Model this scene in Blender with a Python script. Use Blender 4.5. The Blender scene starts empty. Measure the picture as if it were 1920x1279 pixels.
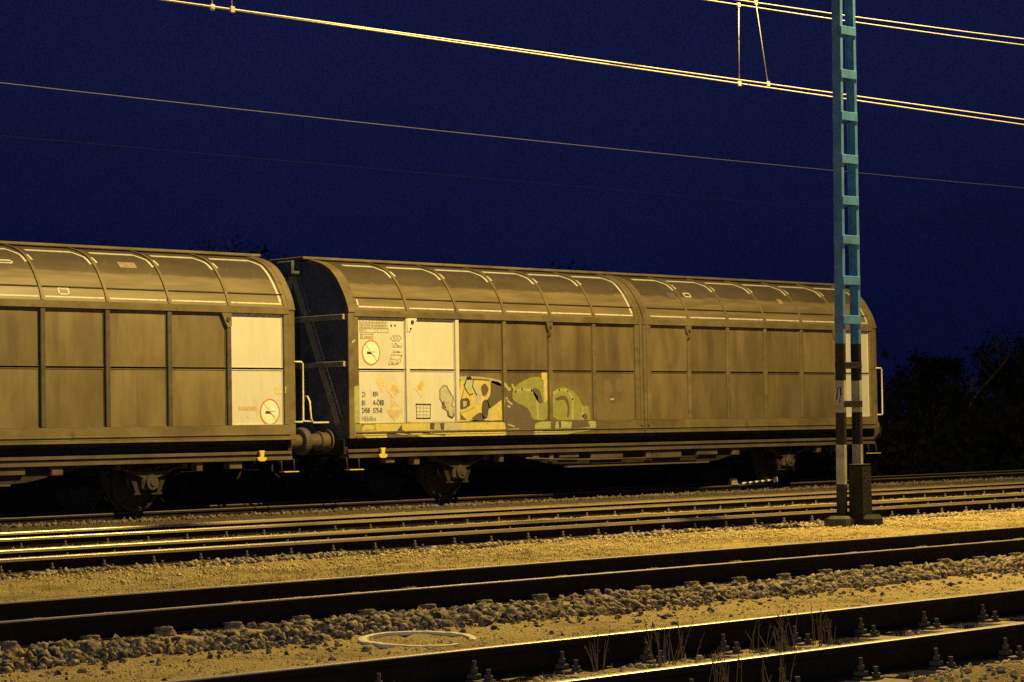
import bpy, bmesh, math, random
import numpy as np
from mathutils import Vector, Matrix
from mathutils.geometry import tessellate_polygon
random.seed(7); rng = np.random.default_rng(7)
S = bpy.context.scene
COL = S.collection
R = math.radians

# ------------------------------------------------------------------ camera
F, YAW, PITCH, ROLL, CH = 4424.1, .7852, .0378, -.0174, 1.1509
_f = Vector((math.sin(YAW), math.cos(YAW), 0)); _r = Vector((math.cos(YAW), -math.sin(YAW), 0)); _z = Vector((0, 0, 1))
FW = _f*math.cos(PITCH) + _z*math.sin(PITCH); _u = _z*math.cos(PITCH) - _f*math.sin(PITCH)
RT = _r*math.cos(ROLL) + _u*math.sin(ROLL); UP = _u*math.cos(ROLL) - _r*math.sin(ROLL)
CAM = Vector((0, 0, CH))
cd = bpy.data.cameras.new('camera'); cam = bpy.data.objects.new('camera', cd); COL.objects.link(cam)
cam.matrix_world = Matrix(((RT.x, UP.x, -FW.x, 0), (RT.y, UP.y, -FW.y, 0), (RT.z, UP.z, -FW.z, CH), (0, 0, 0, 1)))
cd.sensor_width = 36; cd.lens = F/1920*36; cd.clip_start = .1; cd.clip_end = 3000
S.camera = cam

def on_y(u, v, Y):
    """the point of the vertical plane y=Y that a measured point of the reference sees"""
    d = FW + RT*((u-960)/F) - UP*((v-639.5)/F)
    return CAM + d*(Y/d.y)

# ------------------------------------------------------------------ helpers
def link(name, mesh, parent=None, mats=()):
    o = bpy.data.objects.new(name, mesh); COL.objects.link(o)
    for m in mats: mesh.materials.append(m)
    if parent is not None: o.parent = parent
    return o

def tag(o, label=None, cat=None, group=None, kind=None):
    if label: o['label'] = label
    if cat: o['category'] = cat
    if group: o['group'] = group
    if kind: o['kind'] = kind
    return o

def empty(name, loc=(0, 0, 0)):
    o = bpy.data.objects.new(name, None); COL.objects.link(o); o.location = loc
    o.empty_display_size = .2
    return o

class MB:
    """collects shapes, then links them as one mesh object"""
    def __init__(s): s.v = []; s.f = []; s.mi = []; s.sm = []
    def add(s, vs, fs, mi=0, smooth=False):
        n = len(s.v); s.v += [tuple(p) for p in vs]
        for f in fs: s.f.append([i+n for i in f]); s.mi.append(mi); s.sm.append(smooth)
    def box(s, x0, x1, y0, y1, z0, z1, mi=0, ch=0):
        if ch <= 0:
            vs = [(x, y, z) for x in (x0, x1) for y in (y0, y1) for z in (z0, z1)]
            s.add(vs, [(0, 1, 3, 2), (4, 6, 7, 5), (0, 4, 5, 1), (2, 3, 7, 6), (0, 2, 6, 4), (1, 5, 7, 3)], mi)
        else:
            bm = bmesh.new(); bmesh.ops.create_cube(bm, size=1)
            for v in bm.verts:
                v.co = Vector(((x0+x1)/2+v.co.x*(x1-x0), (y0+y1)/2+v.co.y*(y1-y0), (z0+z1)/2+v.co.z*(z1-z0)))
            bmesh.ops.bevel(bm, geom=bm.edges[:], offset=ch, segments=1, affect='EDGES')
            s.bm(bm, mi)
    def bm(s, bm, mi=0, M=None, smooth=False):
        bm.verts.ensure_lookup_table(); bm.verts.index_update()
        s.add([(M @ v.co if M else v.co) for v in bm.verts], [[v.index for v in f.verts] for f in bm.faces], mi, smooth)
        bm.free()
    def tube(s, pts, r, n=8, mi=0, r2=None, caps=True):
        pts = [Vector(p) for p in pts]; N = len(pts); vs = []; fs = []
        a = None
        for i, p in enumerate(pts):
            t = (pts[min(i+1, N-1)]-pts[max(i-1, 0)]).normalized()
            if a is None:
                a = t.orthogonal().normalized()
            a = (a - t*a.dot(t)).normalized(); b = t.cross(a)
            rr = r if r2 is None else r+(r2-r)*i/max(1, N-1)
            for k in range(n):
                w = 2*math.pi*k/n; vs.append(p+(a*math.cos(w)+b*math.sin(w))*rr)
        for i in range(N-1):
            for k in range(n):
                fs.append((i*n+k, i*n+(k+1) % n, (i+1)*n+(k+1) % n, (i+1)*n+k))
        s.add(vs, fs, mi, True)
        if caps:
            s.add(vs[:n], [list(range(n))[::-1]], mi); s.add(vs[-n:], [list(range(n))], mi)
    def cyl(s, c, ax, r, h, n=24, mi=0, r2=None):
        c = Vector(c); ax = Vector(ax).normalized()
        s.tube([c-ax*h/2, c+ax*h/2], r, n, mi, r2)
    def lathe(s, c, ax, prof, n=32, mi=0):
        """prof: (distance along axis, radius)"""
        c = Vector(c); ax = Vector(ax).normalized(); a = ax.orthogonal().normalized(); b = ax.cross(a); vs = []; fs = []
        for (d, r) in prof:
            for k in range(n):
                w = 2*math.pi*k/n; vs.append(c+ax*d+(a*math.cos(w)+b*math.sin(w))*r)
        for i in range(len(prof)-1):
            for k in range(n): fs.append((i*n+k, i*n+(k+1) % n, (i+1)*n+(k+1) % n, (i+1)*n+k))
        s.add(vs, fs, mi)
    def prism(s, prof, x0, x1, mi=0, smooth=False, caps=True):
        """profile in (y, z) extruded along x"""
        n = len(prof); vs = [(x0, y, z) for y, z in prof]+[(x1, y, z) for y, z in prof]
        s.add(vs, [(i, (i+1) % n, n+(i+1) % n, n+i) for i in range(n)], mi, smooth)
        if caps: s.add(vs, [list(range(n))[::-1], [n+i for i in range(n)]], mi)
    def polyxz(s, pts, y0, y1, mi=0):
        n = len(pts); vs = [(x, y0, z) for x, z in pts]+[(x, y1, z) for x, z in pts]
        s.add(vs, [list(range(n)), [n+i for i in range(n)][::-1]]+[(i, n+i, n+(i+1) % n, (i+1) % n) for i in range(n)], mi)
    def build(s, name, mats, parent=None, recalc=True):
        me = bpy.data.meshes.new(name)
        me.from_pydata(s.v, [], s.f)
        if not isinstance(mats, (list, tuple)): mats = [mats]
        for m in mats: me.materials.append(m)
        me.polygons.foreach_set('material_index', s.mi); me.polygons.foreach_set('use_smooth', s.sm)
        if recalc:
            bm = bmesh.new(); bm.from_mesh(me); bmesh.ops.remove_doubles(bm, verts=bm.verts, dist=1e-5)
            bmesh.ops.recalc_face_normals(bm, faces=bm.faces); bm.to_mesh(me); bm.free()
        me.update()
        return link(name, me, parent)

def big_mesh(name, V, Fc, mats, parent=None, smooth=False):
    """V (n,3), Fc (m,k) numpy arrays"""
    me = bpy.data.meshes.new(name); k = Fc.shape[1]
    me.vertices.add(len(V)); me.vertices.foreach_set('co', V.astype(np.float32).ravel())
    me.loops.add(Fc.size); me.loops.foreach_set('vertex_index', Fc.astype(np.int32).ravel())
    me.polygons.add(len(Fc)); me.polygons.foreach_set('loop_start', np.arange(0, Fc.size, k, dtype=np.int32))
    me.polygons.foreach_set('loop_total', np.full(len(Fc), k, dtype=np.int32))
    me.polygons.foreach_set('use_smooth', np.full(len(Fc), smooth))
    me.update(calc_edges=True); me.validate()
    return link(name, me, parent, mats)

# ------------------------------------------------------------------ materials
def mat(name, c1, c2=None, scale=3., rough=.6, metal=0., bump=0., bscale=40., stretch=None, detail=6., lo=.35, hi=.65,
        c3=None, s3=30., lo3=.55, hi3=.7, spec=.3, rough_var=0., st3=None, vary=0.):
    m = bpy.data.materials.new(name); m.use_nodes = True
    nt = m.node_tree; N = nt.nodes; L = nt.links; b = N['Principled BSDF']
    b.inputs['Roughness'].default_value = rough; b.inputs['Metallic'].default_value = metal
    b.inputs['Specular IOR Level'].default_value = spec
    b.inputs['Base Color'].default_value = (*c1, 1)
    tc = N.new('ShaderNodeTexCoord'); mp = N.new('ShaderNodeMapping'); L.new(tc.outputs['Object'], mp.inputs[0])
    if stretch: mp.inputs['Scale'].default_value = stretch
    out = None
    if c2 is not None:
        n = N.new('ShaderNodeTexNoise'); n.inputs['Scale'].default_value = scale; n.inputs['Detail'].default_value = detail
        n.inputs['Roughness'].default_value = .65; L.new(mp.outputs[0], n.inputs[0])
        r = N.new('ShaderNodeMapRange'); r.inputs['From Min'].default_value = lo; r.inputs['From Max'].default_value = hi
        L.new(n.outputs[0], r.inputs[0])
        mx = N.new('ShaderNodeMix'); mx.data_type = 'RGBA'; L.new(r.outputs[0], mx.inputs[0])
        mx.inputs[6].default_value = (*c1, 1); mx.inputs[7].default_value = (*c2, 1); out = mx.outputs[2]
        if rough_var:
            rr = N.new('ShaderNodeMapRange'); rr.inputs['To Min'].default_value = rough-rough_var; rr.inputs['To Max'].default_value = rough+rough_var
            L.new(n.outputs[0], rr.inputs[0]); L.new(rr.outputs[0], b.inputs['Roughness'])
    if c3 is not None:
        n = N.new('ShaderNodeTexNoise'); n.inputs['Scale'].default_value = s3; n.inputs['Detail'].default_value = 4
        if st3:
            m3 = N.new('ShaderNodeMapping'); m3.inputs['Scale'].default_value = st3; L.new(tc.outputs['Object'], m3.inputs[0]); L.new(m3.outputs[0], n.inputs[0])
        else: L.new(tc.outputs['Object'], n.inputs[0])
        r = N.new('ShaderNodeMapRange'); r.inputs['From Min'].default_value = lo3; r.inputs['From Max'].default_value = hi3
        L.new(n.outputs[0], r.inputs[0])
        mx = N.new('ShaderNodeMix'); mx.data_type = 'RGBA'; L.new(r.outputs[0], mx.inputs[0])
        if out: L.new(out, mx.inputs[6])
        else: mx.inputs[6].default_value = (*c1, 1)
        mx.inputs[7].default_value = (*c3, 1); out = mx.outputs[2]
    if vary and out:
        oi = N.new('ShaderNodeObjectInfo'); r = N.new('ShaderNodeMapRange'); r.inputs['To Min'].default_value = 1-vary; r.inputs['To Max'].default_value = 1+vary
        L.new(oi.outputs['Random'], r.inputs[0]); hs = N.new('ShaderNodeHueSaturation'); L.new(r.outputs[0], hs.inputs['Value']); L.new(out, hs.inputs['Color']); out = hs.outputs[0]
    if out: L.new(out, b.inputs['Base Color'])
    if bump:
        n = N.new('ShaderNodeTexNoise'); n.inputs['Scale'].default_value = bscale; n.inputs['Detail'].default_value = 5
        L.new(tc.outputs['Object'], n.inputs[0])
        bp = N.new('ShaderNodeBump'); bp.inputs['Strength'].default_value = bump; bp.inputs['Distance'].default_value = .02
        L.new(n.outputs[0], bp.inputs['Height']); L.new(bp.outputs[0], b.inputs['Normal'])
    return m

BROWN = mat('dirty_brown_paint', (.180, .142, .078), (.122, .092, .050), 1.5, .42, stretch=(1.3, 1, .4), lo=.40, hi=.60, c3=(.080, .058, .036), s3=2.4, st3=(1.7, 1, .22), lo3=.55, hi3=.85, bump=.12, bscale=3., spec=.75, vary=.14)
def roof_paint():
    """paler tone on the lower roof, darker tone above a set height, ragged edge"""
    m = mat('two_tone_roof_paint', (.088, .069, .047), (.060, .047, .032), 1.6, .45, stretch=(.5, 1, 2.2), c3=(.15, .12, .08), s3=9, lo3=.6, hi3=.85, bump=.08, bscale=4, spec=.4, vary=.08)
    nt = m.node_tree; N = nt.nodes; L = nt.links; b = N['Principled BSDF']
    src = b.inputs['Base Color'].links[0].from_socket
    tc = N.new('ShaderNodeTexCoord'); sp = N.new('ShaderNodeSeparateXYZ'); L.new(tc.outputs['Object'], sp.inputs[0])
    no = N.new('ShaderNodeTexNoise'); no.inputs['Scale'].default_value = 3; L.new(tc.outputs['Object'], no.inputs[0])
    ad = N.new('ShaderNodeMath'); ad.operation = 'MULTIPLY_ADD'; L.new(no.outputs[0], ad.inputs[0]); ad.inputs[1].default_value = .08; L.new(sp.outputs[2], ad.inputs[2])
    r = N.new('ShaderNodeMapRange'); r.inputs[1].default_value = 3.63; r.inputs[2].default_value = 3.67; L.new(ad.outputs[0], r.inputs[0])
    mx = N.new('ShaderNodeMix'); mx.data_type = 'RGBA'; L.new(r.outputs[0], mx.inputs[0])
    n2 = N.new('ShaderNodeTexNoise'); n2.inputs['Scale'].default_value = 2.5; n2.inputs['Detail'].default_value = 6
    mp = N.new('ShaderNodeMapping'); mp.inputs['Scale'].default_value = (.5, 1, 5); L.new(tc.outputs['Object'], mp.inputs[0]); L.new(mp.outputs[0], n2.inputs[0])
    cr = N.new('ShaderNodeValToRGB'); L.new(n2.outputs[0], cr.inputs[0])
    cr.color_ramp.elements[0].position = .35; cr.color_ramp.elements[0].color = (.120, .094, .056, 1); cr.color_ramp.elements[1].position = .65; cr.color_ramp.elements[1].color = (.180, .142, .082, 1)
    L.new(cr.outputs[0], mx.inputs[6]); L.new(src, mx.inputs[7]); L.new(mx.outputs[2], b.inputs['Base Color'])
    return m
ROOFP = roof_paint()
FRAMEP = mat('brown_frame_paint', (.188, .152, .086), (.108, .084, .048), 2.5, .5, stretch=(.6, 1, 1), c3=(.08, .06, .04), s3=6, lo3=.6, hi3=.85, bump=.1, bscale=20)
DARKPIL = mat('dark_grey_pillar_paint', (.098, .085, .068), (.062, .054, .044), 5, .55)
WHITEP = mat('weathered_white_paint', (.61, .60, .57), (.53, .515, .47), 1.8, .55, stretch=(1.5, 1, .4), c3=(.48, .44, .35), s3=5, st3=(2.5, 1, .3), lo3=.60, hi3=.85, vary=.03, bump=.06, bscale=5)
STRIPE = mat('white_line_paint', (.54, .53, .51), (.33, .32, .29), 14, .55, lo=.45, hi=.75)
ENDP = mat('dark_end_wall_paint', (.105, .125, .18), (.06, .07, .10), 3, .6)
BRACE = mat('grimy_brace_paint', (.38, .335, .27), (.24, .21, .175), 6, .6)
UNDER = mat('grimy_underframe_steel', (.035, .028, .023), (.016, .013, .011), 8, .7, bump=.2, bscale=40)
SOLE = mat('dirty_sole_bar_paint', (.13, .10, .075), (.07, .052, .04), 5, .6, stretch=(.4, 1, 1))
AXB = mat('oily_axle_box', (.075, .06, .045), (.04, .032, .026), 14, .6)
GREASE = mat('worn_wheel_steel', (.07, .058, .05), (.03, .025, .02), 12, .5, metal=.5)
YELLOW = mat('yellow_fitting_paint', (.80, .62, .12), (.6, .45, .1), 20, .5)
PALEY = mat('cream_handrail_paint', (.78, .70, .45), (.55, .48, .3), 20, .5)
BLACKP = mat('black_lettering_paint', (.05, .045, .04))
FADED = mat('faded_lettering_paint', (.30, .26, .18), (.48, .43, .31), 30)
REDP = mat('red_sign_paint', (.62, .20, .06), (.5, .2, .08), 20)
SIGNW = mat('clean_sign_white', (.76, .75, .68))
STAIN = mat('old_placard_stain', (.56, .47, .30), (.70, .63, .48), 22, lo=.4, hi=.7)
STAIN2 = mat('dark_placard_stain', (.44, .34, .19), (.62, .53, .36), 25, lo=.35, hi=.65)
G_YEL = mat('graffiti_yellow', (.62, .53, .17), (.46, .39, .15), 9, lo=.3, hi=.7, c3=(.20, .155, .105), s3=30, lo3=.56, hi3=.82)
G_PALE = mat('graffiti_pale_grey', (0.5, 0.49, 0.38), (0.36, 0.35, 0.27), 12, lo=.3, hi=.7, c3=(.20, .155, .105), s3=38, lo3=.58, hi3=.8)
G_GRN = mat('graffiti_green', (.30, .32, .10), (.21, .205, .075), 14, lo=.3, hi=.7, c3=(.20, .155, .105), s3=38, lo3=.58, hi3=.8)
G_LGRN = mat('graffiti_pale_green', (.42, .44, .22), (.29, .29, .13), 18, lo=.3, hi=.7, c3=(.20, .155, .105), s3=38, lo3=.58, hi3=.8)
G_DRK = mat('graffiti_dark', (0.065, 0.055, 0.05), (0.11, 0.09, 0.07), 14, lo=.3, hi=.7, c3=(.20, .155, .105), s3=38, lo3=.58, hi3=.8)
G_GGR = mat('graffiti_ghost_green', (.165, .145, .068), (.15, .12, .07), 12)
G_GHO = mat('graffiti_ghost', (.145, .11, .08), (.18, .14, .10), 9)
G_GRY = mat('graffiti_grey_brown', (0.13, 0.105, 0.085), (0.1, 0.08, 0.065), 18, lo=.3, hi=.7, c3=(.20, .155, .105), s3=38, lo3=.58, hi3=.8)
RUST = mat('rail_rust', (.026, .018, .013), (.015, .011, .009), 14, .85, bump=.3, bscale=60, spec=.1)
HEAD = mat('rail_running_surface', (.66, .57, .40), (.52, .44, .30), 20, .38, metal=.1, stretch=(.1, 1, 1), rough_var=.04, spec=.6)
CORNER = mat('polished_rail_corner', (.80, .73, .60), (.62, .55, .43), 20, .24, metal=1., stretch=(.1, 1, 1), rough_var=.04)
HEADS = mat('worn_rail_side', (.46, .37, .23), (.33, .26, .16), 20, .5, metal=.2, stretch=(.1, 1, 1))
HEADR = mat('rusty_running_surface', (.20, .165, .125), (.13, .105, .08), 20, .5, metal=.2, stretch=(.1, 1, 1))
DIRT = mat('dirt_on_clips', (.30, .24, .155), (.12, .095, .065), 30, .9, bump=.4, bscale=60)
CONC = mat('sleeper_concrete', (.42, .33, .19), (.25, .19, .11), 9, .85, bump=.4, bscale=50)
CLIP = mat('fastening_steel', (.15, .115, .085), (.07, .055, .04), 25, .75)
TEAL = mat('teal_mast_paint', (.20, .72, .76), (.14, .56, .62), 6, .5)
FOUND = mat('dark_concrete', (.024, .021, .018), (.014, .012, .011), 6, .85, bump=.5, bscale=30)
FOUNDT = mat('mast_foundation_concrete', (.10, .085, .065), (.05, .043, .035), 9, .85, bump=.5, bscale=30)
WIRE = mat('wire_copper', (.70, .68, .64), rough=.5, metal=.2)
WIREB = mat('weathered_copper_wire', (.11, .12, .19), rough=.8, spec=.1)
WIREC = mat('sooty_wire', (.012, .012, .016), rough=.9, spec=.05)
HOOP = mat('white_hoop_plastic', (.88, .82, .60), (.82, .75, .52), 14, .5)
STONE = mat('ballast_stone', (.38, .30, .19), (.045, .035, .025), 19, .9, detail=2, lo=.40, hi=.60, bump=.4, bscale=90)
STONED = mat('oily_ballast_stone', (.17, .14, .11), (.07, .055, .045), 17, .9, detail=2, lo=.42, hi=.58)
PEB = mat('sandy_pebbles', (.62, .49, .23), (.46, .355, .17), 26, .9, detail=2, lo=.4, hi=.6)
GRASS = mat('dry_grass', (.62, .50, .22), (.44, .35, .14), 7, .8)
GRASSB = mat('brown_grass', (.17, .125, .07), (.10, .075, .045), 7, .8)
WEED = mat('dry_weed', (.24, .19, .12), (.15, .12, .075), 20, .8)
BARK = mat('tree_bark', (.05, .04, .032), (.03, .025, .02), 9, .9, bump=.5, bscale=20)
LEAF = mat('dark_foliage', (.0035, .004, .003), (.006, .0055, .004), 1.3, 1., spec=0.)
BUSH = mat('bare_bush_twigs', (.020, .013, .010), (.012, .008, .007), 3, .85)
SHOEW = mat('shoe_white_paint', (.8, .77, .68))

# mast paint: teal above, black and white identification bands below (object z is height above rail top)
def mast_paint():
    m = bpy.data.materials.new('mast_paint_with_bands'); m.use_nodes = True
    nt = m.node_tree; N = nt.nodes; L = nt.links; b = N['Principled BSDF']; b.inputs['Roughness'].default_value = .5
    tc = N.new('ShaderNodeTexCoord'); sp = N.new('ShaderNodeSeparateXYZ'); L.new(tc.outputs['Object'], sp.inputs[0])
    no = N.new('ShaderNodeTexNoise'); no.inputs['Scale'].default_value = 7; L.new(tc.outputs['Object'], no.inputs[0])
    ad = N.new('ShaderNodeMath'); ad.operation = 'MULTIPLY_ADD'; L.new(no.outputs[0], ad.inputs[0]); ad.inputs[1].default_value = .02
    L.new(sp.outputs[2], ad.inputs[2])
    dv = N.new('ShaderNodeMath'); dv.operation = 'DIVIDE'; L.new(ad.outputs[0], dv.inputs[0]); dv.inputs[1].default_value = 8
    cr = N.new('ShaderNodeValToRGB'); cr.color_ramp.interpolation = 'CONSTANT'; L.new(dv.outputs[0], cr.inputs[0])
    e = cr.color_ramp.elements
    bl = (.03, .027, .025, 1); wh = (.52, .50, .42, 1); te = (.10, .29, .60, 1)
    e[0].position = 0; e[0].color = bl; e[1].position = .40/8; e[1].color = wh
    for z, c in ((.88, bl), (1.28, wh), (1.70, bl), (2.15, te)):
        k = e.new((z+.01)/8); k.color = c
    mx = N.new('ShaderNodeMix'); mx.data_type = 'RGBA'; mx.blend_type = 'MULTIPLY'; mx.inputs[0].default_value = 1
    L.new(cr.outputs[0], mx.inputs[6])
    n2 = N.new('ShaderNodeTexNoise'); n2.inputs['Scale'].default_value = 5; n2.inputs['Detail'].default_value = 6; L.new(tc.outputs['Object'], n2.inputs[0])
    c2 = N.new('ShaderNodeValToRGB'); L.new(n2.outputs[0], c2.inputs[0])
    c2.color_ramp.elements[0].position = .35; c2.color_ramp.elements[0].color = (.7, .7, .7, 1); c2.color_ramp.elements[1].position = .6; c2.color_ramp.elements[1].color = (1, 1, 1, 1)
    L.new(c2.outputs[0], mx.inputs[7]); L.new(mx.outputs[2], b.inputs['Base Color'])
    return m
MASTP = mast_paint()

# ------------------------------------------------------------------ world and lamps
w = bpy.data.worlds.new('World'); S.world = w; w.use_nodes = True
N = w.node_tree.nodes; L = w.node_tree.links
tc = N.new('ShaderNodeTexCoord'); sp = N.new('ShaderNodeSeparateXYZ'); L.new(tc.outputs['Generated'], sp.inputs[0])
cr = N.new('ShaderNodeValToRGB'); L.new(sp.outputs[2], cr.inputs[0])
el = cr.color_ramp.elements
el[0].position = 0; el[0].color = (.0022, .0040, .022, 1)
el[1].position = 1; el[1].color = (.0045, .0060, .046, 1)
k = el.new(.05); k.color = (.0028, .0042, .030, 1)
k = el.new(.15); k.color = (.0052, .0074, .039, 1)
nz = N.new('ShaderNodeTexNoise'); nz.inputs['Scale'].default_value = 5; nz.inputs['Detail'].default_value = 5; L.new(tc.outputs['Generated'], nz.inputs[0])
nf = N.new('ShaderNodeTexNoise'); nf.inputs['Scale'].default_value = 1500; nf.inputs['Detail'].default_value = 1; L.new(tc.outputs['Generated'], nf.inputs[0])
r1 = N.new('ShaderNodeMapRange'); r1.inputs[1].default_value = .3; r1.inputs[2].default_value = .7; r1.inputs[3].default_value = .84; r1.inputs[4].default_value = 1.16; L.new(nz.outputs[0], r1.inputs[0])
r2 = N.new('ShaderNodeMapRange'); r2.inputs[1].default_value = .2; r2.inputs[2].default_value = .8; r2.inputs[3].default_value = .5; r2.inputs[4].default_value = 1.5; L.new(nf.outputs[0], r2.inputs[0])
mu = N.new('ShaderNodeMath'); mu.operation = 'MULTIPLY'; L.new(r1.outputs[0], mu.inputs[0]); L.new(r2.outputs[0], mu.inputs[1])
mm = N.new('ShaderNodeVectorMath'); mm.operation = 'SCALE'; L.new(cr.outputs[0], mm.inputs[0]); L.new(mu.outputs[0], mm.inputs['Scale'])
bg = N['Background']; L.new(mm.outputs[0], bg.inputs[0]); bg.inputs[1].default_value = 1.0

def lamp(name, kind, loc, power, color, size=.3, target=None, **kw):
    d = bpy.data.lights.new(name, kind); d.energy = power; d.color = color
    if kind == 'AREA': d.shape = 'DISK'; d.size = size
    else: d.shadow_soft_size = size
    for a, b in kw.items(): setattr(d, a, b)
    o = bpy.data.objects.new(name, d); COL.objects.link(o); o.location = loc
    if target is not None: o.rotation_euler = (Vector(target)-Vector(loc)).to_track_quat('-Z', 'Y').to_euler()
    return o
lamp('sodium_lamp', 'POINT', (26., 16.4, 15.2), 29500, (1, .71, .205), .2)
lamp('platform_lamp', 'POINT', (-34., -34., 9.), 15500, (.76, .92, 1.), .3)

# ------------------------------------------------------------------ ground
def ground_z(X, Y):
    X = np.asarray(X, float); Y = np.asarray(Y, float)
    ys = [-60, 6.2, 6.9, 7.3, 9.3, 9.8, 11.6, 12.3, 12.75, 14.5, 15.1, 16.5, 18.3, 19.0, 19.5, 21.25, 21.7, 22.75, 23.15, 23.48, 25.3, 25.9, 28.6, 29.3, 29.55, 31.8, 33, 40, 200]
    zs = [-.3, -.26, -.20, -.20, -.20, -.20, -.215, -.20, -.19, -.20, -.18, -.135, -.125, -.16, -.19, -.18, -.085, -.08, -.135, -.17, -.17, -.095, -.095, -.13, -.18, -.2, -.4, -.5, -.4]
    z = np.interp(Y, ys, zs)
    near = np.clip((60-np.abs(X-20))/20, 0, 1)*(Y > 5)*(Y < 34)
    amp = np.where(Y > 20.5, .35, 1.)
    n = amp*(np.sin(X*2.1+Y*1.3)+np.sin(X*.9-Y*2.3+1)+np.sin(X*3.7+2.1*Y+.4)*.6)*.008
    mound = .16*np.exp(-((X-10.1)/.75)**2-((Y-6.6)/.42)**2)
    return z+n*near+mound
xs = np.concatenate([np.linspace(-900, -60, 12), np.linspace(-40, 2, 12), np.arange(3, 36, .09), np.linspace(36.5, 60, 50), np.linspace(70, 1200, 16)])
ys = np.concatenate([np.linspace(-600, -20, 10), np.linspace(-10, 5, 8), np.arange(5.5, 31, .09), np.linspace(31.5, 40, 20), np.linspace(45, 1500, 18)])
XX, YY = np.meshgrid(xs, ys, indexing='ij')
jit = rng.normal(0, .007, XX.shape)*((XX > 3) & (XX < 60) & (YY > 5) & (YY < 40))
ZZ = ground_z(XX, YY)+jit
V = np.stack([XX.ravel(), YY.ravel(), ZZ.ravel()], 1)
nx, ny = len(xs), len(ys); I = np.arange(nx*ny).reshape(nx, ny)
Fq = np.stack([I[:-1, :-1].ravel(), I[1:, :-1].ravel(), I[1:, 1:].ravel(), I[:-1, 1:].ravel()], 1)

def ground_mat():
    m = bpy.data.materials.new('gravel_and_turf'); m.use_nodes = True
    nt = m.node_tree; N = nt.nodes; L = nt.links; b = N['Principled BSDF']
    b.inputs['Roughness'].default_value = .95; b.inputs['Specular IOR Level'].default_value = .1
    tc = N.new('ShaderNodeTexCoord'); sp = N.new('ShaderNodeSeparateXYZ'); L.new(tc.outputs['Object'], sp.inputs[0])
    def noise(s, d=5):
        n = N.new('ShaderNodeTexNoise'); n.inputs['Scale'].default_value = s; n.inputs['Detail'].default_value = d; L.new(tc.outputs['Object'], n.inputs[0]); return n.outputs[0]
    def rng_(x, a, b_, c=0, d=1):
        r = N.new('ShaderNodeMapRange'); r.inputs[1].default_value = a; r.inputs[2].default_value = b_; r.inputs[3].default_value = c; r.inputs[4].default_value = d
        L.new(x, r.inputs[0]); return r.outputs[0]
    def mix(f, a, b_):
        x = N.new('ShaderNodeMix'); x.data_type = 'RGBA'; L.new(f, x.inputs[0])
        for i, c in ((6, a), (7, b_)):
            if isinstance(c, tuple): x.inputs[i].default_value = (*c, 1)
            else: L.new(c, x.inputs[i])
        return x.outputs[2]
    sand = mix(rng_(noise(45, 6), .35, .65), (.62, .49, .225), (.42, .32, .15))
    sand = mix(rng_(noise(1.9, 8), .48, .66), sand, (.36, .275, .13))
    vo = N.new('ShaderNodeTexVoronoi'); vo.inputs['Scale'].default_value = 24; L.new(tc.outputs['Object'], vo.inputs[0])
    bw = N.new('ShaderNodeSeparateColor'); L.new(vo.outputs['Color'], bw.inputs[0])
    bal = mix(bw.outputs[0], (.055, .042, .03), (.38, .31, .20))
    turf = mix(rng_(noise(30, 6), .35, .65), (.50, .40, .19), (.28, .22, .10))
    turf = mix(rng_(noise(2.6, 7), .46, .62), turf, (.25, .20, .085))
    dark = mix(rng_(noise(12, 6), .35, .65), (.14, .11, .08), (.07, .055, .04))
    # which cover lies where, as strips along the line with ragged edges
    ad = N.new('ShaderNodeMath'); ad.operation = 'MULTIPLY_ADD'; L.new(noise(1.5, 6), ad.inputs[0]); ad.inputs[1].default_value = .9; L.new(sp.outputs[1], ad.inputs[2])
    y = ad.outputs[0]
    def strip(a, b_, s=.12):
        p = N.new('ShaderNodeMath'); p.operation = 'MULTIPLY'; L.new(rng_(y, a+.45-s, a+.45+s), p.inputs[0]); L.new(rng_(y, b_+.45+s, b_+.45-s), p.inputs[1]); return p.outputs[0]
    c = mix(strip(12.1, 14.9), sand, bal)
    c = mix(strip(15.4, 18.7, .3), c, turf)
    c = mix(strip(18.8, 21.6), c, bal)
    c = mix(strip(21.6, 25.9), c, mix(rng_(sp.outputs[0], 19, 29), (.17, .125, .08), sand))
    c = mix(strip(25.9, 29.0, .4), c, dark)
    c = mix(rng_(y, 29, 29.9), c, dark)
    L.new(c, b.inputs['Base Color'])
    bp = N.new('ShaderNodeBump'); bp.inputs['Strength'].default_value = 1.; bp.inputs['Distance'].default_value = .05
    L.new(noise(55, 6), bp.inputs['Height']); L.new(bp.outputs[0], b.inputs['Normal'])
    return m
g = big_mesh('ground', V, Fq, [ground_mat()], smooth=True); tag(g, kind='structure')

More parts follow.
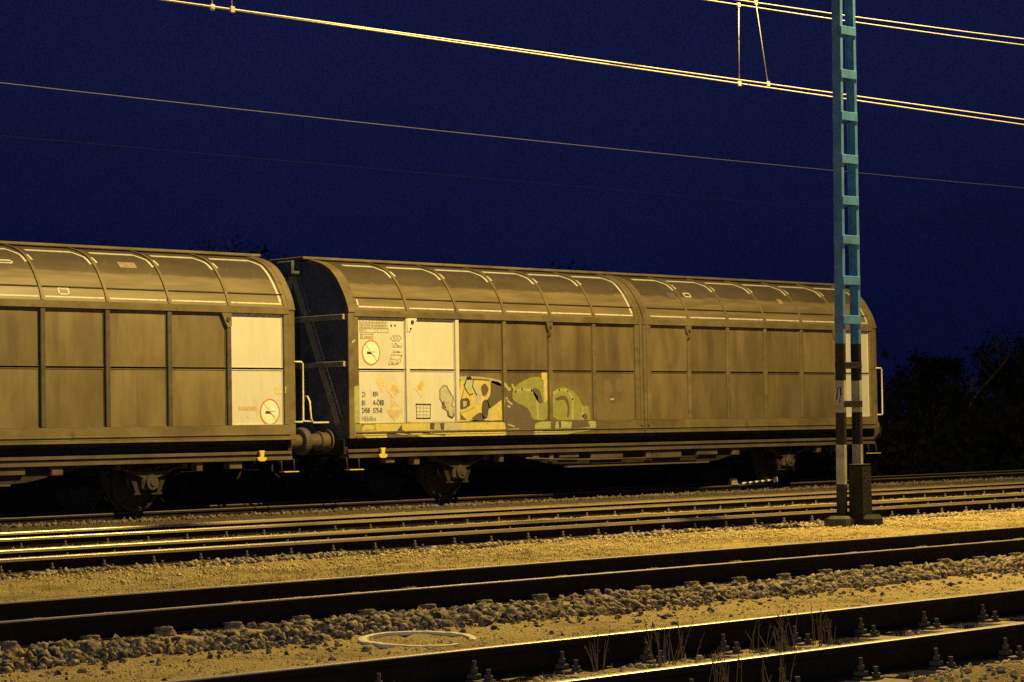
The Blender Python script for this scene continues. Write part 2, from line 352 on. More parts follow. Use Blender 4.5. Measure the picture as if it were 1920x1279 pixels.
# ------------------------------------------------------------------ loose cover (stuff)
def ico():
    bm = bmesh.new(); bmesh.ops.create_icosphere(bm, subdivisions=1, radius=1); bm.verts.ensure_lookup_table()
    v = np.array([x.co[:] for x in bm.verts]); f = np.array([[p.index for p in q.verts] for q in bm.faces]); bm.free(); return v, f
IV, IF = ico()
def stones(name, zones, material, free=()):
    """zones: x0, x1, y0, y1, count, size low, size high, sink"""
    VV = []; FF = []; n0 = 0
    for (x0, x1, y0, y1, cnt, s0, s1, sink) in zones:
        X = rng.uniform(x0, x1, cnt); Y = y0+(y1-y0)*rng.beta(1.3, 1.3, cnt); s = s0+(s1-s0)*rng.random(cnt)**1.7
        for (sx0, pt, ya, yb) in free:        # sleepers stay clear
            ph = np.abs((X-sx0+pt/2) % pt-pt/2); on = (ph < .14) & (Y > ya) & (Y < yb); X = np.where(on, X+pt/2, X)
        keep_ = np.hypot(X-10.51, Y-11.43) > np.where(s > .013, .46, 0); X, Y, s = X[keep_], Y[keep_], s[keep_]; cnt = len(X)
        Z = ground_z(X, Y)+s*sink
        q = rng.normal(size=(cnt, 4)); q /= np.linalg.norm(q, axis=1)[:, None]
        a, b, c, d = q.T
        M = np.stack([1-2*(c*c+d*d), 2*(b*c-a*d), 2*(b*d+a*c), 2*(b*c+a*d), 1-2*(b*b+d*d), 2*(c*d-a*b), 2*(b*d-a*c), 2*(c*d+a*b), 1-2*(b*b+c*c)], 1).reshape(-1, 3, 3)
        sc = s[:, None]*np.stack([rng.uniform(.8, 1.3, cnt), rng.uniform(.6, 1.1, cnt), rng.uniform(.45, .9, cnt)], 1)
        v = IV[None]*(1+rng.normal(0, .14, (cnt, len(IV), 1)))
        v = v*sc[:, None, :]
        v = np.einsum('nij,nkj->nki', M, v)+np.stack([X, Y, Z], 1)[:, None]
        VV.append(v.reshape(-1, 3)); FF.append((IF[None]+(np.arange(cnt)*len(IV))[:, None, None]+n0).reshape(-1, 3)); n0 += cnt*len(IV)
    o = big_mesh(name, np.concatenate(VV), np.concatenate(FF), [material], smooth=True); tag(o, kind='stuff'); return o
o = stones('ballast_gravel', [
    (6, 24, 11.85, 12.55, 5200, .016, .052, .35), (6.5, 24, 12.0, 12.5, 1300, .03, .068, .55), (6, 24, 11.4, 12.1, 700, .012, .032, .2), (6, 24, 9.3, 12.0, 160, .014, .035, .2), (6.5, 24, 12.35, 12.82, 3200, .02, .05, .3),
    (8, 24, 14.55, 15.6, 1800, .015, .045, .3), (11, 36, 18.75, 19.53, 6500, .018, .048, .4), (12, 36, 19.75, 21, 1500, .02, .045, .3),
    (14, 38, 22.9, 23.5, 900, .015, .035, .2)], STONE, [(8.263, .5966, 12.38, 12.95), (13.143, .6008, 19.12, 19.7)])
tag(o, 'loose grey brown ballast stones along the edges of the tracks', 'ballast')
o = stones('sand_gravel', [(4, 24, 9.25, 12.1, 17000, .004, .012, .05), (4, 13, 7.65, 8.95, 2600, .008, .03, .3), (4, 13, 5.9, 7.45, 2600, .008, .026, .3), (10, 32, 15.2, 18.8, 3500, .006, .016, .2), (12, 36, 17.2, 18.9, 2500, .01, .022, .3), (12, 40, 21.5, 23.2, 2000, .005, .012, .1)], PEB)
tag(o, 'fine yellowish pebbles strewn over the sandy ground between the tracks', 'gravel')
o = stones('oily_gravel', [(15, 48, 28.3, 29.55, 3500, .02, .05, .3), (15, 48, 25.3, 26.3, 1500, .02, .05, .3)], STONED)
tag(o, 'dark oily ballast in front of the wagon rails', 'ballast')

def blades(name, zones, material, lean=.5, width=.006):
    VV = []
    for (x0, x1, y0, y1, cnt, h0, h1, patch) in zones:
        X = rng.uniform(x0, x1, cnt*2); Y = rng.uniform(y0, y1, cnt*2)
        if patch:
            d = np.sin(X*1.7+Y*.6)+np.sin(X*.53-Y*1.9)+np.sin(X*4.1+Y*3.3)*.7
            keep = d > rng.normal(-.4, .8, len(X)); X = X[keep][:cnt]; Y = Y[keep][:cnt]
        else: X = X[:cnt]; Y = Y[:cnt]
        n = len(X); h = h0+(h1-h0)*rng.random(n)**1.5; a = rng.uniform(0, 6.283, n); la = rng.uniform(0, 6.283, n); le = h*lean*rng.random(n)
        P = np.stack([X, Y, ground_z(X, Y)-.005], 1); wv = np.stack([np.cos(a), np.sin(a), 0*a], 1)*(width*(.6+rng.random(n)))[:, None]
        T = P+np.stack([np.cos(la)*le, np.sin(la)*le, h], 1)
        VV.append(np.stack([P-wv, P+wv, T], 1).reshape(-1, 3))
    V = np.concatenate(VV); o = big_mesh(name, V, np.arange(len(V)).reshape(-1, 3), [material]); tag(o, kind='stuff'); return o
o = blades('dry_grass', [(9, 36, 15.6, 18.9, 42000, .008, .032, 1), (4, 13, 7.6, 9.0, 2200, .02, .06, 1)], GRASS)
tag(o, 'short dry yellow grass between the second and third tracks', 'grass')

o = blades('brown_grass', [(14, 46, 25.9, 28.8, 8000, .01, .05, 1)], GRASSB)
tag(o, 'short brown grass between the wagons and the first track', 'grass')

# ------------------------------------------------------------------ tracks
def rail_mesh(x0, x1, polished, head):
    hw, ft = .036, .075
    arc = [(.023+.013*math.sin(R(t)), -.0142+.013*math.cos(R(t))) for t in (90, 72, 54, 36, 18, 0)]
    half = [(-ft, -.172), (ft, -.172), (ft, -.161), (.022, -.144), (.009, -.132), (.009, -.052), (.028, -.040), (hw, -.036)]+arc+[(.008, 0)]
    pr = half+[(-y, z) for y, z in reversed(half[2:])]
    mb = MB(); n = len(pr)
    vs = [(x0, y, z) for y, z in pr]+[(x1, y, z) for y, z in pr]
    for i in range(n):
        mi_ = 1 if 13 <= i <= 15 else 3 if 9 <= i <= 19 and head is not HEADR else 1 if 9 <= i <= 19 else 2 if polished and 7 <= i <= 21 else 0; sm_ = 8 <= i <= 20
        mb.add([vs[i], vs[(i+1) % n], vs[n+(i+1) % n], vs[n+i]], [(0, 1, 2, 3)], mi_, sm_)
    return mb
def fastening_mesh():
    """rib plate, clamp with its bolt and nut, and the sleeper screw further out; rail on the +y side"""
    mb = MB()
    mb.box(-.075, .075, -.20, -.078, -.172, -.158, 0, .003)
    mb.box(-.03, .03, -.125, -.052, -.156, -.128, 0, .006)
    mb.cyl((0, -.088, -.098), (0, 0, 1), .012, .075, 8)
    mb.cyl((0, -.088, -.112), (0, 0, 1), .024, .026, 6)
    mb.cyl((.045, -.165, -.148), (0, 0, 1), .026, .02, 8)
    mb.cyl((.045, -.165, -.125), (0, 0, 1), .015, .04, 6)
    return mb
def sleeper_mesh(Lh, wd, top):
    mb = MB(); bm = bmesh.new(); bmesh.ops.create_grid(bm, x_segments=1, y_segments=12, size=.5)
    bm.free()
    mb.box(-wd/2, wd/2, -Lh, Lh, top-.16, top, 0, .02)
    return mb
def low_clip_mesh():
    """low spring clip half buried in dirt, rail on the +y side"""
    mb = MB(); bm = bmesh.new(); bmesh.ops.create_icosphere(bm, subdivisions=2, radius=1)
    rd = random.Random(4)
    for v in bm.verts: v.co = Vector((v.co.x*.085*(1+rd.gauss(0, .08)), -.115+v.co.y*.055*(1+rd.gauss(0, .08)), -.172+max(0, v.co.z)*.055*(1+rd.gauss(0, .1))))
    mb.bm(bm); mb.tube([(-.06, -.08, -.13), (-.03, -.15, -.125), (.03, -.15, -.125), (.06, -.08, -.13)], .011, 6)
    return mb
FAST_ME = {}
def track(label, yn, x0, x1, sx0, pitch, first, last, head, sleeper_mat, long0=-120, long1=260, clip=fastening_mesh, cs=1., polished=True):
    t = empty('railway_track', (0, yn+.7525, 0)); tag(t, label, 'railway track', 'parallel tracks of the yard')
    rm = rail_mesh(long0, long1, polished, head)
    r = rm.build('rail', [RUST, head, HEADS, CORNER], t); r.location = (0, -.7525, 0)
    r2 = r.copy(); COL.objects.link(r2); r2.parent = t; r2.location = (0, .7525, 0)
    sm = sleeper_mesh(1.25, .26, -.173).build('sleeper', sleeper_mat, t)
    if clip not in FAST_ME:
        fo = clip().build('fastening', DIRT if clip is low_clip_mesh else CLIP, sm); FAST_ME[clip] = fo.data
    else:
        fo = link('fastening', FAST_ME[clip], sm)
    ks = [k for k in range(first, last+1)]
    for j, k in enumerate(ks):
        s = sm if j == 0 else sm.copy()
        if j: COL.objects.link(s); s.parent = t
        s.location = (sx0+k*pitch, random.uniform(-.02, .02), random.uniform(-.006, 0)); s.rotation_euler = (0, 0, random.uniform(-.012, .012))
        for q, (yy, rz) in enumerate(((-.7525, 0), (-.7525, math.pi), (.7525, 0), (.7525, math.pi))):
            f = fo if (j == 0 and q == 0) else fo.copy()
            if not (j == 0 and q == 0): COL.objects.link(f); f.parent = s
            f.scale = (cs, 1, cs) if cs == 1 else (cs, cs+.06, 1); f.location = (0, yy-s.location.y, random.uniform(-.004, .006)); f.rotation_euler = (0, 0, rz+random.uniform(-.06, .06))
    return t
track('rust brown track carrying the two covered freight wagons', 29.70, 0, 0, 15, .62, 0, 60, HEADR, CONC, polished=False)
track('first track in front of the wagons, with two dull golden rails', 23.625, 0, 0, 14.2, .60, -6, 46, HEAD, CONC)
track('track behind the mast with gleaming far rail and clips in yellow ballast', 19.637, 0, 0, 13.143, .6008, -6, 40, HEAD, CONC)
track('track with two high black rails crossing in front of the mast', 12.886, 0, 0, 8.263, .5966, -5, 28, HEAD, CONC, clip=low_clip_mesh, polished=False)
track('nearest track with weeds and screws between its rails', 7.55, 0, 0, 9.9985, .675, -9, 8, HEAD, CONC, cs=.85, polished=False)

# ------------------------------------------------------------------ freight wagons
HB = 1.42                                 # half width
SIDE = [(0, 3.05), (0, 3.14), (.05, 3.29), (.12, 3.43), (.24, 3.62), (.34, 3.735), (.46, 3.84), (.66, 3.94), (.9, 4.005), (1.02, 4.03)]
def smooth_profile(P, n=4):
    P = [Vector(p) for p in P]; out = []
    for i in range(len(P)-1):
        p0 = P[max(i-1, 0)]; p1 = P[i]; p2 = P[i+1]; p3 = P[min(i+2, len(P)-1)]
        for k in range(n):
            t = k/n
            out.append(.5*((2*p1)+(p2-p0)*t+(2*p0-5*p1+4*p2-p3)*t*t+(3*p1-p0-3*p2+p3)*t**3))
    out.append(P[-1]); return out
SP = [Vector(SIDE[0])]+smooth_profile(SIDE[1:], 3)
def prof_at(z):
    for a, b in zip(SP, SP[1:]):
        if a.y <= z <= b.y: return a.x+(b.x-a.x)*(z-a.y)/(b.y-a.y)
    return SP[-1].x
def normals(P):
    out = []
    for i in range(len(P)):
        t = (P[min(i+1, len(P)-1)]-P[max(i-1, 0)]).normalized(); out.append(Vector((-t.y, t.x)))
    return out
def sweep(mb, x0, x1, z0, z1, o0, o1, mi=0, smooth=True):
    """a slab that follows the side profile from height z0 to z1, between offsets o0 and o1 outward"""
    P = [p for p in SP if z0 < p.y < z1]; P = [Vector((prof_at(z0), z0))]+P+[Vector((prof_at(z1), z1))]
    Nn = normals(P)
    inn = [(-HB+p.x+n.x*o0, p.y+n.y*o0) for p, n in zip(P, Nn)]; out = [(-HB+p.x+n.x*o1, p.y+n.y*o1) for p, n in zip(P, Nn)]
    k = len(P); vs = [(x, *q) for x in (x0, x1) for q in inn+out]; fs = []; n = 2*k
    for i in range(k-1):
        fs.append((i, i+1, n+i+1, n+i)); fs.append((k+i, n+k+i, n+k+i+1, k+i+1))
        fs.append((i, k+i, k+i+1, i+1)); fs.append((n+i, n+i+1, n+k+i+1, n+k+i))
    fs.append((0, n, n+k, k)); fs.append((k-1, 2*k-1, n+2*k-1, n+k-1))
    mb.add(vs, fs, mi, False)

PITCHB = 1.139
def bays(side):                            # side -1: left door, +1: right door
    a = -7.005 if side < 0 else .171
    return [(a+i*PITCHB, a+(i+1)*PITCHB) for i in range(6)]
PILW = .042                                # half width of a pillar
PDEP = .05                                 # how far the sheets sit behind the pillars
def make_door(root, side):
    pils, ribs = [], []
    f = MB(); B = bays(side); x0, x1 = B[0][0], B[-1][1]
    inner = x1 if side < 0 else x0
    for i in range(1, 6):                   # pillars and roof ribs
        x = B[i][0]
        pl = MB(); pl.box(x-PILW, x+PILW, -HB, -HB+.07, 1.301, 3.05, 0, .008); pils.append(pl)
        pl = MB(); sweep(pl, x-.024, x+.024, 3.166, 4.03, -.03, .016); ribs.append(pl)
    # end posts; the posts where the two doors meet are doubled
    ox0, ox1 = (x0-.05, x1+.155) if side < 0 else (x0-.155, x1+.05)
    for (a, b) in ((ox0, x0+.045), (x1-.045, ox1)):
        f.box(a, b, -HB-.002, -HB+.07, 1.302, 3.052, 0, .006)
        sweep(f, a+.008, b-.008, 3.16, 4.02, -.03, .012)
    s = -1 if side < 0 else 1
    bx = inner-s*.075
    f.box(bx-.018, bx+.018, -HB-.03, -HB+.01, 1.2, 3.06, 0, .006); sweep(f, bx-.016, bx+.016, 3.06, 4.02, 0, .022)
    # cornice, bottom rail, lips
    f.box(ox0, ox1, -HB-.016, -HB+.05, 3.053, 3.165, 0, .006)
    f.box(ox0, ox1, -HB-.001, -HB+.06, 1.105, 1.3005, 0, .004)
    f.box(ox0, ox1, -HB-.022, -HB+.03, 1.145, 1.165, 0, .003)
    f.box(ox0, ox1, -HB-.022, -HB+.05, 1.062, 1.102, 0, .004)
    # backing sheet seen in the narrow joints
    f.box(ox0+.01, ox1-.01, -HB+.075, -HB+.10, 1.11, 3.1, 1)
    # sheet joint bead on the roof
    sweep(f, x0, x1, 3.358, 3.376, 0, .014, 1)
    door = f.build('side_door', [FRAMEP, UNDER], root)
    for i_, pl in enumerate(pils): pl.build('pillar', WHITEP if side < 0 and i_ < 2 else FRAMEP, door)
    for pl in ribs: pl.build('roof_rib', FRAMEP, door)
    for i, (a, b) in enumerate(B):
        white = (side < 0 and i < 2) or (side > 0 and i == 5)
        for (z0, z1) in ((1.305, 2.176), (2.204, 3.048)):
            mb = MB(); a2, b2 = a+PILW+.004, b-PILW-.004
            if i == 0: a2 = a+.05
            if i == 5: b2 = b-.05
            yb = -HB+PDEP; bulge = .0 if (side < 0 and z0 < 2) or white else random.uniform(.010, .026)
            nx_, nz_ = 10, 8; vs = []; fs = []
            for p in range(nx_+1):
                for q in range(nz_+1):
                    s_ = p/nx_; t_ = q/nz_
                    d = bulge*math.sin(math.pi*s_)**.8*math.sin(math.pi*t_)**.6
                    vs.append((a2+(b2-a2)*s_, yb-d, z0+(z1-z0)*t_))
            for p in range(nx_):
                for q in range(nz_): fs.append((p*(nz_+1)+q, (p+1)*(nz_+1)+q, (p+1)*(nz_+1)+q+1, p*(nz_+1)+q+1))
            mb.add(vs, fs, 0, True)
            # folded rim of the sheet
            rim = .012
            mb.box(a2, a2+rim, yb-.012, yb+.01, z0, z1, 0); mb.box(b2-rim, b2, yb-.012, yb+.01, z0, z1, 0)
            mb.box(a2+rim, b2-rim, yb-.012, yb+.01, z0, z0+rim, 0); mb.box(a2+rim, b2-rim, yb-.012, yb+.01, z1-rim, z1, 0)
            p_ = mb.build('panel', WHITEP if white else BROWN, door, recalc=False)
            if white: p_['label'] = 'white painted panel'
        mb = MB(); a2, b2 = a+.026, b-.026
        if i == 0: a2 = a+.04
        if i == 5: b2 = b-.04
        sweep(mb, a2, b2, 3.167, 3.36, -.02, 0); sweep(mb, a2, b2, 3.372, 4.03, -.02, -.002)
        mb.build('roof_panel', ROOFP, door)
        if white and True:
            # white painted pillar facing to the left of the panel
            pass
        # white outline painted on the roof sheet, stroke by stroke
        t = .004
        def stroke(fn):
            st = MB(); fn(st); st.build('roof_stripe', STRIPE, door)
        def slant(st, xa, za, xb, zb, wd, n=8):
            for k in range(n):
                u0, u1 = k/n, (k+1)/n
                xm = xa+(xb-xa)*(u0+u1)/2
                za_, zb_ = sorted((za+(zb-za)*u0, za+(zb-za)*u1))
                sweep(st, xm-wd/2, xm+wd/2, za_, zb_, 0, t)
        end_bay = i == 5
        def top(st):
            sweep(st, a2+.1 if i else a2+.25, b2-.2, 3.928, 3.953, 0, t)
            if end_bay:
                slant(st, b2-.2, 3.953, b2-.075, 3.86, .06); slant(st, b2-.075, 3.86, b2-.05, 3.24, .042)
            else:
                slant(st, b2-.2, 3.953, b2-.055, 3.86, .06, 6); slant(st, b2-.055, 3.86, b2-.03, 3.74, .045, 4)
        stroke(top)
        stroke(lambda st: sweep(st, a2+.03, b2-.03, 3.205, 3.229, 0, t))
        if i: stroke(lambda st: slant(st, a2+.03, 3.86, a2+.045, 3.77, .036, 3))
        elif side < 0: stroke(lambda st: slant(st, a2+.03, 3.34, a2+.035, 3.24, .03, 3))
    # latch plate hanging from the cornice at one pillar
    li = 4 if side < 0 else 1
    lx = B[li+ (1 if side > 0 else 0)][0] if side < 0 else B[1][0]
    lt = MB(); zc = 2.93
    lt.polyxz([(lx-.11, 3.05), (lx+.05, 3.05), (lx+.05, 2.86), (lx-.02, 2.84), (lx-.07, 2.92)], -HB-.012, -HB+.045)
    lt.cyl((lx-.015, -HB-.018, 2.96), (0, 1, 0), .03, .02, 12, 1); lt.box(lx-.06, lx-.01, -HB-.02, -HB-.01, 2.80, 2.835, 1)
    lt.build('latch', [FRAMEP, BLACKP], door)
    if side > 0:
        lt = MB(); lx = B[5][0]
        lt.polyxz([(lx-.15, 3.05), (lx+.04, 3.05), (lx+.04, 2.84), (lx-.03, 2.82), (lx-.08, 2.90)], -HB-.012, -HB+.045)
        lt.cyl((lx-.035, -HB-.018, 2.95), (0, 1, 0), .035, .02, 12, 1)
        lt.build('latch', [FRAMEP, BLACKP], door)
    if side < 0:
        lt = MB(); lx = B[1][0]
        lt.polyxz([(lx-.02, 3.05), (lx+.20, 3.05), (lx+.17, 2.97), (lx+.06, 2.84), (lx-.02, 2.82)], -HB-.012, -HB+.045)
        lt.cyl((lx+.09, -HB-.018, 2.985), (0, 1, 0), .032, .02, 12, 1); lt.cyl((lx+.05, -HB-.018, 2.875), (0, 1, 0), .016, .02, 8, 1)
        lt.build('latch', [WHITEP, BLACKP], door)
    return door

def end_wall(root, s):
    X = 7.18*s
    mb = MB(); pr = [(-HB+p.x+.02, p.y-.012) for p in SP]
    full = [(-HB+.02, 1.06)]+pr+[(-y, z) for y, z in reversed(pr)]+[(HB-.02, 1.06)]
    full = [(y, z) for y, z in full]
    mb.prism(full, X-s*.09, X-s*.03, 0)
    w_ = mb.build('end_wall', ENDP, root)
    # corner frame that follows the outline
    for m in (-1, 1):
        f = MB(); a, b = sorted((X-s*.135, X))
        t = MB(); t.box(a, b, -HB-.004, -HB+.06, 1.06, 3.12, 0, .008); sweep(t, a, b, 3.12, 4.03, -.05, .018)
        f.add([(x, y*-m, z) for x, y, z in t.v], t.f, 0); f.build('corner_frame', FRAMEP, root)
    xo = X-s*.03
    b = MB()
    for z in (3.05, 2.28):
        b.box(*sorted((xo, xo+s*.075)), -HB+.08, HB-.08, z-.045, z+.045, 0, .006)
    b.build('cross_beam', BRACE, w_)
    d = MB()
    for m in (1, -1):
        p0 = Vector((xo, .05*m, 3.95)); p1 = Vector((xo, -1.12*m, 1.30))
        t_ = (p1-p0).normalized(); n_ = Vector((1, 0, 0)).cross(t_)
        c = [p0+n_*.06, p0-n_*.06, p1-n_*.06, p1+n_*.06]
        d.add([q for q in c]+[q+Vector((s*.022, 0, 0)) for q in c], [(0, 1, 2, 3), (7, 6, 5, 4), (0, 4, 5, 1), (1, 5, 6, 2), (2, 6, 7, 3), (3, 7, 4, 0)])
        d.tube([p0+Vector((s*.018, -.22*m, -.15)), p1+Vector((s*.018, -.1*m, .1))], .016, 6)
    d.build('diagonal_brace', BRACE, w_)
    h = MB(); h.box(*sorted((xo, xo+s*.20)), -.22, .20, 3.80, 4.035, 0, .02); h.build('ridge_bracket', ENDP, w_)
    return w_

def make_wagon():
    root = empty('freight_wagon', (0, 0, 0))
    for s in (-1, 1):
        d = make_door(root, s)
        # the far side, without the markings
        d2 = d.copy(); COL.objects.link(d2); d2.parent = root; d2.scale = (1, -1, 1)
        for c in list(d.children):
            if c.name.startswith(('latch', 'roof_stripe')): continue
            e = c.copy(); COL.objects.link(e); e.parent = d2
        end_wall(root, s)
    r = MB(); r.box(-7.3, 7.3, -.45, .45, 4.040, 4.090, 0, .012); r.box(-7.1, 7.1, -.36, .36, 3.95, 4.04, 1)
    r.build('roof_ridge', [FRAMEP, UNDER], root)
    fl = MB(); fl.box(-7.08, 7.08, -1.3, 1.3, 1.0, 1.10, 0); fl.build('floor', UNDER, root)
    # sole bars and fish-belly girders
    for m in (-1, 1):
        b = MB(); 
        def bx(x0, x1, y0, y1, z0, z1, mi=0, ch=.004):
            ya, yb_ = sorted((m*y0, m*y1)); b.box(x0, x1, ya, yb_, z0, z1, mi, ch)
        bx(-7.15, 7.15, 1.10, 1.14, .74, 1.0, 1); bx(-7.15, 7.15, 1.14, 1.345, .835, .885); bx(-7.15, 7.15, 1.14, 1.36, .742, .797); bx(-7.14, 7.14, 1.14, 1.32, .80, .832, 1)
        b.build('sole_bar', [SOLE, UNDER], root)
        g_ = MB(); pts = [(-3.35, .745), (-2.2, .52), (-1.9, .49), (1.9, .49), (2.3, .52), (3.45, .745)]
        g_.polyxz(pts, m*1.19, m*1.235); 
        ya, yb_ = sorted((m*1.2, m*1.30)); 
        g_.box(-1.95, 1.95, ya, yb_, .472, .498, 1)
        g_.build('belly_girder', [UNDER, SOLE], root)
        # boxes, levers and brackets that hang from the sole bar
        for (x, wd, z0, z1) in ((-3.6, .10, .60, .74), (-2.75, .16, .62, .735), (-2.35, .10, .58, .735), (-1.9, .5, .64, .735), (-.9, .85, .61, .735), (.25, .16, .55, .735), (.75, .8, .60, .735), (1.9, .6, .62, .735), (2.75, .2, .6, .735), (-5.6, .12, .6, .735), (5.35, .12, .6, .735), (-6.2, .2, .64, .735), (6.05, .25, .62, .735)):
            ya, yb_ = sorted((m*1.15, m*1.31)); h = MB(); h.box(x-wd/2, x+wd/2, ya, yb_, z0, z1, 0, .012); h.build('hanging_box', SOLE, root)
        h = MB(); h.tube([(-3.0, m*1.3, .66), (-2.2, m*1.32, .62), (-1.2, m*1.32, .60), (1.6, m*1.32, .60)], .014, 6, 0)
        h.build('brake_rod', SOLE, root)
        # axle guards, springs and boxes
        for sx in (-4.5, 4.5):
            a = MB()
            for dx in (-.42, .42):
                s2 = 1 if dx > 0 else -1
                a.polyxz([(sx+dx, .74), (sx+dx-.12*s2, .74), (sx+dx-.26*s2, .30), (sx+dx-.19*s2, .30)], m*1.10, m*1.13)
            a.box(sx-.26, sx+.26, *sorted((m*1.10, m*1.13)), .27, .30)
            a.build('axle_guard', UNDER, root)
            ls = MB()
            for k, hl in enumerate((.60, .50, .40, .29, .18)):
                pts = [(sx+hl*t, m*1.155, .715-.11*(1-(t*hl/.6)**2)-.016*k) for t in (-1, -.75, -.5, -.25, 0, .25, .5, .75, 1)]
                up = [(x, z) for x, y, z in pts]; lo = [(x, z-.014) for x, y, z in reversed(pts)]
                ls.polyxz(up+lo, m*1.10, m*1.20)
            ls.box(sx-.05, sx+.05, *sorted((m*1.09, m*1.21)), .51, .63, 0, .006)
            for dx in (-.62, .62): ls.box(sx+dx-.045, sx+dx+.045, *sorted((m*1.11, m*1.24)), .65, .74, 0, .01)
            ls.build('leaf_spring', AXB, root)
            bxm = MB(); bxm.box(sx-.15, sx+.15, *sorted((m*1.03, m*1.20)), .34, .55, 0, .03); bxm.cyl((sx, m*1.22, .45), (0, 1, 0), .105, .07, 16); bxm.cyl((sx, m*1.26, .45), (0, 1, 0), .05, .03, 12)
            bxm.build('axle_box', AXB, root)
            # brake shoe hangers beside the tyre
            for dx in (-.56, .56):
                bs = MB(); s2 = 1 if dx > 0 else -1
                bs.polyxz([(sx+dx, .72), (sx+dx+.05*s2, .72), (sx+dx+.02*s2, .30), (sx+dx-.05*s2, .30)], m*.72, m*.80)
                bs.box(*sorted((sx+dx-.09*s2, sx+dx-.02*s2)), *sorted((m*.70, m*.82)), .32, .55, 0, .01)
                bs.build('brake_shoe', UNDER, root)
    for sx in (-4.5, 4.5):
        w_ = MB()
        for m in (-1, 1):
            w_.lathe((sx, 0, .46), (0, m, 0), [(.66, .02), (.66, .12), (.715, .14), (.73, .37), (.69, .385), (.685, .49), (.71, .492), (.722, .463), (.82, .452), (.825, .40), (.775, .385), (.77, .15), (.80, .12), (.84, .11), (.84, .02)], 40)
        w_.cyl((sx, 0, .46), (0, 1, 0), .08, 2.2, 16)
        w_.build('wheelset', GREASE, root)
    for s in (-1, 1):
        h = MB(); h.box(*sorted((s*7.12, s*7.2)), -1.3, 1.3, .80, 1.06, 0, .01); h.build('headstock', UNDER, root)
        for m in (-1, 1):
            b = MB(); y = .875*m
            b.lathe((s*7.2, y, 1.03), (s, 0, 0), [(0, .02), (0, .19), (.03, .19), (.03, .14), (.17, .14), (.18, .16), (.21, .16), (.22, .125), (.33, .115), (.47, .115), (.48, .20), (.5, .22), (.53, .225), (.545, .21), (.55, .02)], 28)
            b.build('buffer', SOLE, root)
        c = MB(); c.box(*sorted((s*7.2, s*7.35)), -.1, .1, .92, 1.12, 0, .02); c.tube([(s*7.35, 0, 1.0), (s*7.48, 0, .95), (s*7.52, 0, .80), (s*7.45, .06, .62)], .03, 8)
        c.tube([(s*7.2, .3, .95), (s*7.38, .32, .85), (s*7.42, .3, .55), (s*7.30, .25, .42)], .022, 6)
        c.build('coupling', UNDER, root)
        for m in (-1, 1):
            st = MB(); x = s*7.06
            st.tube([(x-.13, m*1.34, .76), (x-.13, m*1.36, .56)], .014, 6, 1); st.tube([(x+.13, m*1.34, .76), (x+.13, m*1.36, .56)], .014, 6, 1)
            st.box(x-.15, x+.15, m*1.36-.09, m*1.36+.05, .548, .562)
            st.build('corner_step', [YELLOW, UNDER], root)
        # shunter's handle above the near buffer
        sh = MB(); x0 = s*7.24; sy = .55
        pts = [(x0, -sy-.42, 1.33), (x0+s*.28, -sy-.36, 1.33), (x0+s*.30, -sy-.33, 1.40), (x0+s*.30, -sy-.30, 1.68), (x0+s*.28, -sy-.22, 1.76), (x0+s*.24, -sy-.1, 1.76), (x0+s*.22, -sy-.04, 1.66), (x0+s*.22, -sy-.02, 1.42), (x0+s*.18, -sy, 1.36), (x0, -sy, 1.35)]
        sh.tube(pts, .017, 8); sh.build('shunter_handle', PALEY, root)
    hr = MB(); x = 7.15
    hr.tube([(x, -HB-.0, 2.30), (x+.14, -HB-.02, 2.30), (x+.17, -HB-.02, 2.27), (x+.17, -HB-.02, 1.37), (x+.14, -HB-.02, 1.34), (x, -HB, 1.34)], .016, 8)
    hr.build('handrail', PALEY, root)
    hr = MB(); x = -7.15
    hr.tube([(x, HB, 2.30), (x-.14, HB+.02, 2.30), (x-.17, HB+.02, 2.27), (x-.17, HB+.02, 1.37), (x-.14, HB+.02, 1.34), (x, HB, 1.34)], .016, 8)
    hr.build('handrail', PALEY, root)
    for x in (-6.44, 6.5):
        yk = MB()
        yk.polyxz([(x-.055, .90), (x+.055, .90), (x+.04, .86), (x+.035, .80), (x+.09, .79), (x+.085, .76), (x+.05, .735), (x-.05, .735), (x-.085, .76), (x-.09, .79), (x-.035, .80), (x-.04, .86)], -1.405, -1.365)
        yk.build('lashing_hook', YELLOW, root)
    return root
WY = 30.4525
wag = make_wagon(); wag.location = (32.435, WY, 0)
def copy_tree(o, parent=None):
    c = o.copy(); COL.objects.link(c)
    if parent is not None: c.parent = parent
    for ch in o.children: copy_tree(ch, c)
    return c
wag2 = copy_tree(wag); wag2.location = (32.435-15.49, WY, 0)
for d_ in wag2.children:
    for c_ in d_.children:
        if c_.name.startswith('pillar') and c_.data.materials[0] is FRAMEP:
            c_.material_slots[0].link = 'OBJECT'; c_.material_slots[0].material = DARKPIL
tag(wag, 'brown covered wagon with yellow and green graffiti and lettered white panels', 'freight wagon', 'covered freight wagons')
tag(wag2, 'brown covered wagon at the left without graffiti, one white end panel', 'freight wagon', 'covered freight wagons')

